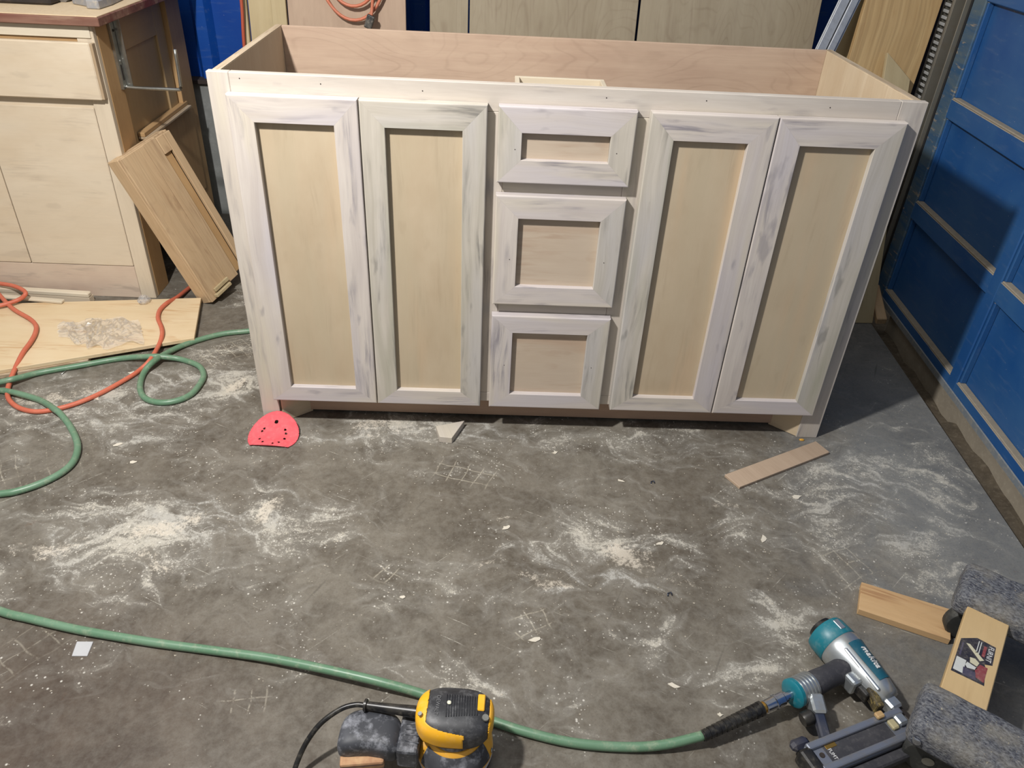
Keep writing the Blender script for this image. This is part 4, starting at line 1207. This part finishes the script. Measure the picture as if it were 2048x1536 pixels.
lathe('body', prof, M_silver, BM_, gun, 36)
obox('cap_vent', BM_ @ Matrix.Translation((0.022, 0.006, 0.0415)), (0.022, 0.012, 0.003), M_silver, gun, 0.001)
# the label lies on the upper side turned to the right (local -Y is to the right when looking along X)
lathe('side_label', [(0.062, 0.041), (0.085, 0.037), (0.115, 0.033), (0.142, 0.0295)], M_tealdk, BM_, gun, 12, True, math.radians(40), math.radians(104), 0.0012)
la = math.radians(72)
nrm = (BM_.to_3x3() @ Vector((0.144, math.cos(la), math.sin(la)))).normalized()
tan_ = BM_.to_3x3() @ Vector((1, -0.144 * math.cos(la), -0.144 * math.sin(la)))
pos = BM_ @ Vector((0.100, 0.0362 * math.cos(la), 0.0362 * math.sin(la)))
text_mesh('lettering', 'makita', 0.0175, M_wht, frame(pos + nrm * 0.0012, tan_, z=nrm), gun, 0.25, 0.0012, 1.0)
obox('body_spine', BM_ @ Matrix.Translation((0.11, -0.019, 0.0285)) @ Matrix.Rotation(0.13, 4, 'Y'), (0.09, 0.007, 0.006), M_silver, gun, 0.002)
# handle
H0 = BM_ @ Vector((0.085, -0.020, 0.0))
H1 = Vector((1.168, -0.842, 0.046))
hv = (H1 - H0).normalized()
HL = (H1 - H0).length
HM = frame(H0, hv, z=(0, 0, 1))
lathe('grip', [(0.0, 0.026), (0.01, 0.0225), (HL * 0.35, 0.0215), (HL * 0.62, 0.0235), (HL * 0.64, 0.022)], M_grip, HM, gun, 24)
rb = []
t0 = HL * 0.62
for i in range(5):
    t = t0 + i * 0.0075
    rb += [(t, 0.0262), (t + 0.0042, 0.0268), (t + 0.0045, 0.0248), (t + 0.0073, 0.0248)]
lathe('ribbed_collar', rb, M_silver, HM, gun, 28)
tE = t0 + 0.0375
lathe('end_cap', [(tE, 0.0268), (tE + 0.007, 0.0272), (tE + 0.010, 0.024), (tE + 0.011, 0.012)], M_teal, HM, gun, 28)
E0 = HM @ Vector((tE + 0.010, 0, 0))
cv = (gp[-1] + Vector((0, 0, 0.0)) - E0)
CM = frame(E0, cv, z=(0, 0, 1))
lathe('plug_fitting', [(0, 0.0075), (0.012, 0.0075), (0.013, 0.010), (0.018, 0.010)], M_chrome, CM, gun, 18)
CL = cv.length
lathe('coupler', [(0.018, 0.0095), (0.020, 0.0125), (0.034, 0.0125), (0.035, 0.0138), (0.038, 0.0138), (0.039, 0.0120), (0.058, 0.0112), (0.060, 0.009)], M_chrome, CM, gh, 20)
lathe('coupler_ring', [(0.060, 0.0105), (0.066, 0.0105)], M_brass, CM, gh, 18)
bt_ = []
nb = 12
L0, L1 = 0.066, CL + 0.006
for i in range(nb):
    t = L0 + (L1 - L0) * i / nb
    r = 0.0135 - 0.0035 * i / nb
    bt_ += [(t, r), (t + (L1 - L0) / nb * 0.62, r), (t + (L1 - L0) / nb * 0.65, r - 0.0014), (t + (L1 - L0) / nb * 0.97, r - 0.0014)]
lathe('strain_relief', bt_, M_rub, CM, gh, 18)
# trigger guard block, trigger
TM = BM_ @ Matrix.Translation((0.112, -0.034, 0.0))
obox('trigger_guard', TM, (0.030, 0.030, 0.034), M_silver, gun, 0.006, 2)
obox('trigger', BM_ @ Matrix.Translation((0.138, -0.034, 0.0)), (0.026, 0.014, 0.022), M_rub, gun, 0.004, 2)
obox('safety_arm', BM_ @ Matrix.Translation((0.158, -0.028, 0.004)) @ Matrix.Rotation(-0.35, 4, 'Z'), (0.040, 0.016, 0.024), plain('dirty_black', s2l(40, 36, 32), 0.6, dust=0.8, dustcol=s2l(170, 150, 90), nscale=70), gun, 0.004, 2)
# nose with driver guide
obox('nose', BM_ @ Matrix.Translation((0.178, -0.004, 0.0)), (0.024, 0.026, 0.028), M_silver, gun, 0.004)
obox('driver_guide', BM_ @ Matrix.Translation((0.215, 0.006, -0.008)), (0.085, 0.014, 0.020), M_dark, gun, 0.003)
obox('contact_tip', BM_ @ Matrix.Translation((0.244, 0.004, -0.014)), (0.026, 0.020, 0.018), M_rub, gun, 0.004)
# magazine
m0, m1_ = Vector((1.375, -0.888, 0.030)), Vector((1.178, -0.962, 0.030))
MM = frame((m0 + m1_) / 2, m1_ - m0, z=(0, 0, 1))    # local X from nose to tail, local Y = z x X
ML_ = (m1_ - m0).length
mw = 0.056
mg = obox('magazine', MM, (ML_, mw, 0.030), M_mag, gun, 0.003)
obox('rail', MM @ Matrix.Translation((0, mw / 2 - 0.007, 0.0175)), (ML_, 0.013, 0.009), M_mag, mg, 0.003, 2)
obox('rail', MM @ Matrix.Translation((0, -mw / 2 + 0.007, 0.0175)), (ML_, 0.013, 0.009), M_mag, mg, 0.003, 2)
obox('label_plate', MM @ Matrix.Translation((0.008, 0, 0.0155)), (ML_ * 0.66, 0.028, 0.0016), M_grip, mg, 0.0004)
obox('label_tab', MM @ Matrix.Translation((0.062, -0.0105, 0.0165)), (0.022, 0.007, 0.0012), M_brass, mg, 0.0003)
text_mesh('lettering', 'FUMT', 0.0100, M_wht, MM @ Matrix.Translation((0.069, 0.003, 0.0166)) @ Matrix.Rotation(math.radians(90), 4, 'Z'), mg, 0.0, 0.0002, 0.8)
lathe('plate_screw', [(0, 0.005), (0.0015, 0.0045)], M_dark, MM @ frame((0.087, -0.002, 0.015), (0, 0, 1), y=(1, 0, 0)), mg, 12)
obox('front_latch', MM @ Matrix.Translation((-ML_ / 2 + 0.016, -0.006, 0.020)), (0.020, 0.020, 0.012), M_silver, mg, 0.003)
obox('latch_pad', MM @ Matrix.Translation((-ML_ / 2 + 0.034, -0.004, 0.018)), (0.014, 0.018, 0.008), plain('cream_pad', s2l(176, 166, 130), 0.7), mg, 0.002)
obox('wood_bit', MM @ Matrix.Translation((-ML_ / 2 + 0.050, -mw / 2 + 0.004, 0.026)), (0.016, 0.012, 0.008), M_pine, mg, 0.002)
obox('rear_knob', MM @ Matrix.Translation((ML_ / 2 + 0.006, 0.004, 0.004)), (0.026, mw * 0.95, 0.036), M_rub, mg, 0.006, 2)
obox('lower_bar', MM @ Matrix.Translation((-0.01, mw / 2 + 0.010, -0.004)), (ML_ * 0.92, 0.019, 0.020), M_grip, mg, 0.003)
# arm that ties the handle end to the magazine
k0 = HM @ Vector((t0 + 0.016, 0.026, 0.0))
k1 = MM @ Vector((ML_ / 2 - 0.050, -mw / 2 + 0.002, 0.004))
obox('arm_block', frame(k0 + (k1 - k0) * 0.16, k1 - k0, z=(0, 0, 1)), ((k1 - k0).length * 0.5, 0.026, 0.032), M_silver, gun, 0.004)
obox('arm', frame(k0 + (k1 - k0) * 0.68, k1 - k0, z=(0, 0, 1)), ((k1 - k0).length * 0.62, 0.018, 0.018), plain('blue_black_arm', s2l(38, 46, 66), 0.5, dust=0.2), gun, 0.003)
lathe('hex_key_knob', [(0, 0.012), (0.004, 0.0135), (0.018, 0.0135), (0.022, 0.010)], M_rub, frame(k0 + (k1 - k0) * 0.45 + Vector((-0.030, -0.002, -0.006)), (1, 0.35, 0.2), z=(0, 0, 1)), gun, 18)
obox('tail_fin', MM @ Matrix.Translation((ML_ / 2 - 0.004, -mw / 2 - 0.010, 0.0)), (0.036, 0.020, 0.018), plain('blue_black_fin', s2l(36, 40, 60), 0.5, dust=0.2), gun, 0.006)

# ---------------------------------------------------------------- furniture dolly
kc = NT('grey_carpet')
v_ = kc.coord('Object')
cn = kc.noise(kc.mapping(v_, scale=(150, 260, 260)), 1.0, 6.0, 0.7)
cl = kc.mix(kc.rng(cn, 0.36, 0.64), s2l(58, 60, 72), s2l(146, 148, 152))
cl = kc.mix(kc.math('MULTIPLY', kc.rng(kc.noise(v_, 22.0, 4.0), 0.48, 0.68), 0.5), cl, s2l(158, 152, 138))
cl = kc.mix(kc.math('MULTIPLY', kc.rng(kc.noise(v_, 300.0, 2.0), 0.68, 0.74), 0.7), cl, s2l(214, 200, 170))
kc.bump(cn, 0.9, 0.004)
M_carpet = kc.out(cl, 0.95, spec=0.1)
dol = thing('furniture_dolly', (1.55, -0.85, 0), 'wooden furniture dolly with grey carpeted rails and black casters', 'dolly')
rvec = Vector((0.79, -0.613, 0)).normalized()
bvec = Vector((-0.613, -0.79, 0)).normalized()
P0 = Vector((1.549, -0.695, 0.0))
BDM = frame(P0, bvec, y=rvec)     # local X along the board, local Y along the rails; Z = X x Y
up = (BDM.to_3x3() @ Vector((0, 0, 1))).z
zs = 1.0 if up > 0 else -1.0
def dl(name, x0, x1, y0, y1, z0, z1, mat, bevel=0.003, seg=1, parent=dol):
    c = P0 + bvec * ((x0 + x1) / 2) + rvec * ((y0 + y1) / 2) + Vector((0, 0, (z0 + z1) / 2))
    return obox(name, frame(c, bvec, y=rvec), (x1 - x0, y1 - y0, z1 - z0), mat, parent, bevel, seg)
bd = dl('deck_board', -0.10, 0.335, 0.0, 0.0735, 0.108, 0.130, M_dolly, 0.0015)
dl('deck_board', -0.10, 0.335, 0.345, 0.42, 0.108, 0.130, M_dolly, 0.0015)
def carpet_rail(x0, x1):
    M = frame(P0 + bvec * ((x0 + x1) / 2) + Vector((0, 0, 0.122)), rvec, z=(0, 0, 1))
    bm = bmesh.new()
    L_, w_, h_ = 0.50, (x1 - x0), 0.056
    bm_box(bm, L_, w_, h_, Matrix.Translation((L_ / 2 - 0.026, 0, 0)), 0.016, 4)
    bmesh.ops.subdivide_edges(bm, edges=[e for e in bm.edges if e.calc_length() > 0.03], cuts=14, use_grid_fill=True)
    for v in bm.verts:
        v.co += Vector((mnoise.noise(v.co * 40), mnoise.noise(v.co * 40 + Vector((3, 3, 3))), mnoise.noise(v.co * 40 + Vector((7, 1, 3))))) * 0.0022
    return meshobj('carpet_rail', bm_mesh('carpet_rail', bm, True), M_carpet, M, dol)
carpet_rail(-0.118, 0.000)
carpet_rail(0.239, 0.352)
M_tyre = plain('caster_rubber', s2l(40, 42, 42), 0.6, dust=0.35, dustcol=s2l(120, 118, 110), nscale=30)
for (x, y, sp) in ((0.300, 0.024, 0.2), (-0.055, 0.016, 0.5), (0.298, 0.40, 0.1), (-0.055, 0.40, 0.3)):
    c = P0 + bvec * x + rvec * y + Vector((0, 0, 0.0415))
    axl = (bvec + rvec * sp).normalized()
    w = lathe('caster_wheel', [(-0.013, 0.030), (-0.012, 0.038), (-0.008, 0.041), (0.008, 0.041), (0.012, 0.038), (0.013, 0.030)], M_tyre, frame(c, axl, z=(0, 0, 1)), dol, 32)
    lathe('hub', [(-0.016, 0.010), (0.016, 0.010)], M_zinc, frame(c, axl, z=(0, 0, 1)), w, 16)
    obox('fork', frame(c + Vector((0, 0, 0.048)), axl, z=(0, 0, 1)), (0.036, 0.05, 0.006), M_dark, w, 0.001)
bl = P0 + bvec * 0.335 + rvec * (-0.012) + Vector((0, 0, 0.118))
lathe('bolt', [(0, 0.008), (0.004, 0.008), (0.006, 0.005)], M_chrome, frame(P0 + bvec * 0.351 + rvec * (-0.008) + Vector((0, 0, 0.118)), bvec, z=(0, 0, 1)), dol, 12)
# torn sticker on the board
sx0, sx1, sy0, sy1 = 0.070, 0.178, 0.010, 0.060
Zs = 0.1302
def patch(name, pts, mat, parent, z):
    pts = [(P0 + bvec * p[0] + rvec * p[1]) for p in pts]
    return prism(name, [(p.x, p.y) for p in pts][::-1], 0.0006, mat, Matrix.Translation((0, 0, z - 0.0004)), parent)
M_stk = plain('sticker_black', s2l(44, 42, 52), 0.5, dust=0.2, nscale=90)
M_stw = plain('sticker_white', s2l(206, 208, 204), 0.5, dust=0.1, nscale=90)
M_stc = plain('sticker_cream', s2l(206, 200, 172), 0.6, nscale=90)
M_str = plain('sticker_red', s2l(140, 62, 68), 0.5, dust=0.25, nscale=90)
M_stb = plain('sticker_blue', s2l(70, 66, 88), 0.5, dust=0.2, nscale=90)
sk = patch('sticker', [(0.092, 0.006), (0.072, 0.030), (0.074, 0.062), (0.122, 0.064), (0.128, 0.052), (0.135, 0.055), (0.178, 0.060), (0.180, 0.006)], M_stk, dol, Zs)
patch('patch', [(0.140, 0.008), (0.140, 0.024), (0.174, 0.024), (0.174, 0.008)], M_stw, sk, Zs + 0.0003)
patch('patch', [(0.098, 0.016), (0.096, 0.022), (0.120, 0.050), (0.126, 0.044)], M_stc, sk, Zs + 0.0003)
patch('patch', [(0.128, 0.028), (0.126, 0.036), (0.132, 0.044), (0.142, 0.042), (0.140, 0.030)], M_stc, sk, Zs + 0.0006)
patch('patch', [(0.142, 0.026), (0.146, 0.044), (0.152, 0.040), (0.156, 0.028), (0.150, 0.024)], M_stw, sk, Zs + 0.0003)
patch('patch', [(0.134, 0.046), (0.134, 0.058), (0.172, 0.058), (0.168, 0.044), (0.150, 0.040)], M_str, sk, Zs + 0.0003)
patch('patch', [(0.158, 0.022), (0.158, 0.042), (0.176, 0.046), (0.176, 0.024)], M_stb, sk, Zs + 0.0006)
patch('patch', [(0.084, 0.044), (0.084, 0.049), (0.112, 0.049), (0.112, 0.044)], M_str, sk, Zs + 0.0003)
patch('line', [(0.078, 0.034), (0.078, 0.0355), (0.110, 0.0355), (0.110, 0.034)], M_stw, sk, Zs + 0.0003)
patch('line', [(0.078, 0.038), (0.078, 0.0395), (0.110, 0.0395), (0.110, 0.038)], M_stw, sk, Zs + 0.0003)
patch('line', [(0.100, 0.010), (0.100, 0.013), (0.134, 0.013), (0.134, 0.010)], M_stb, sk, Zs + 0.0003)
text_mesh('lettering', 'FURNIT', 0.0125, M_wht, frame(P0 + bvec * 0.099 + rvec * 0.0555 + Vector((0, 0, Zs + 0.0007)), bvec, y=rvec), sk, 0.0, 0.0001, 0.95)
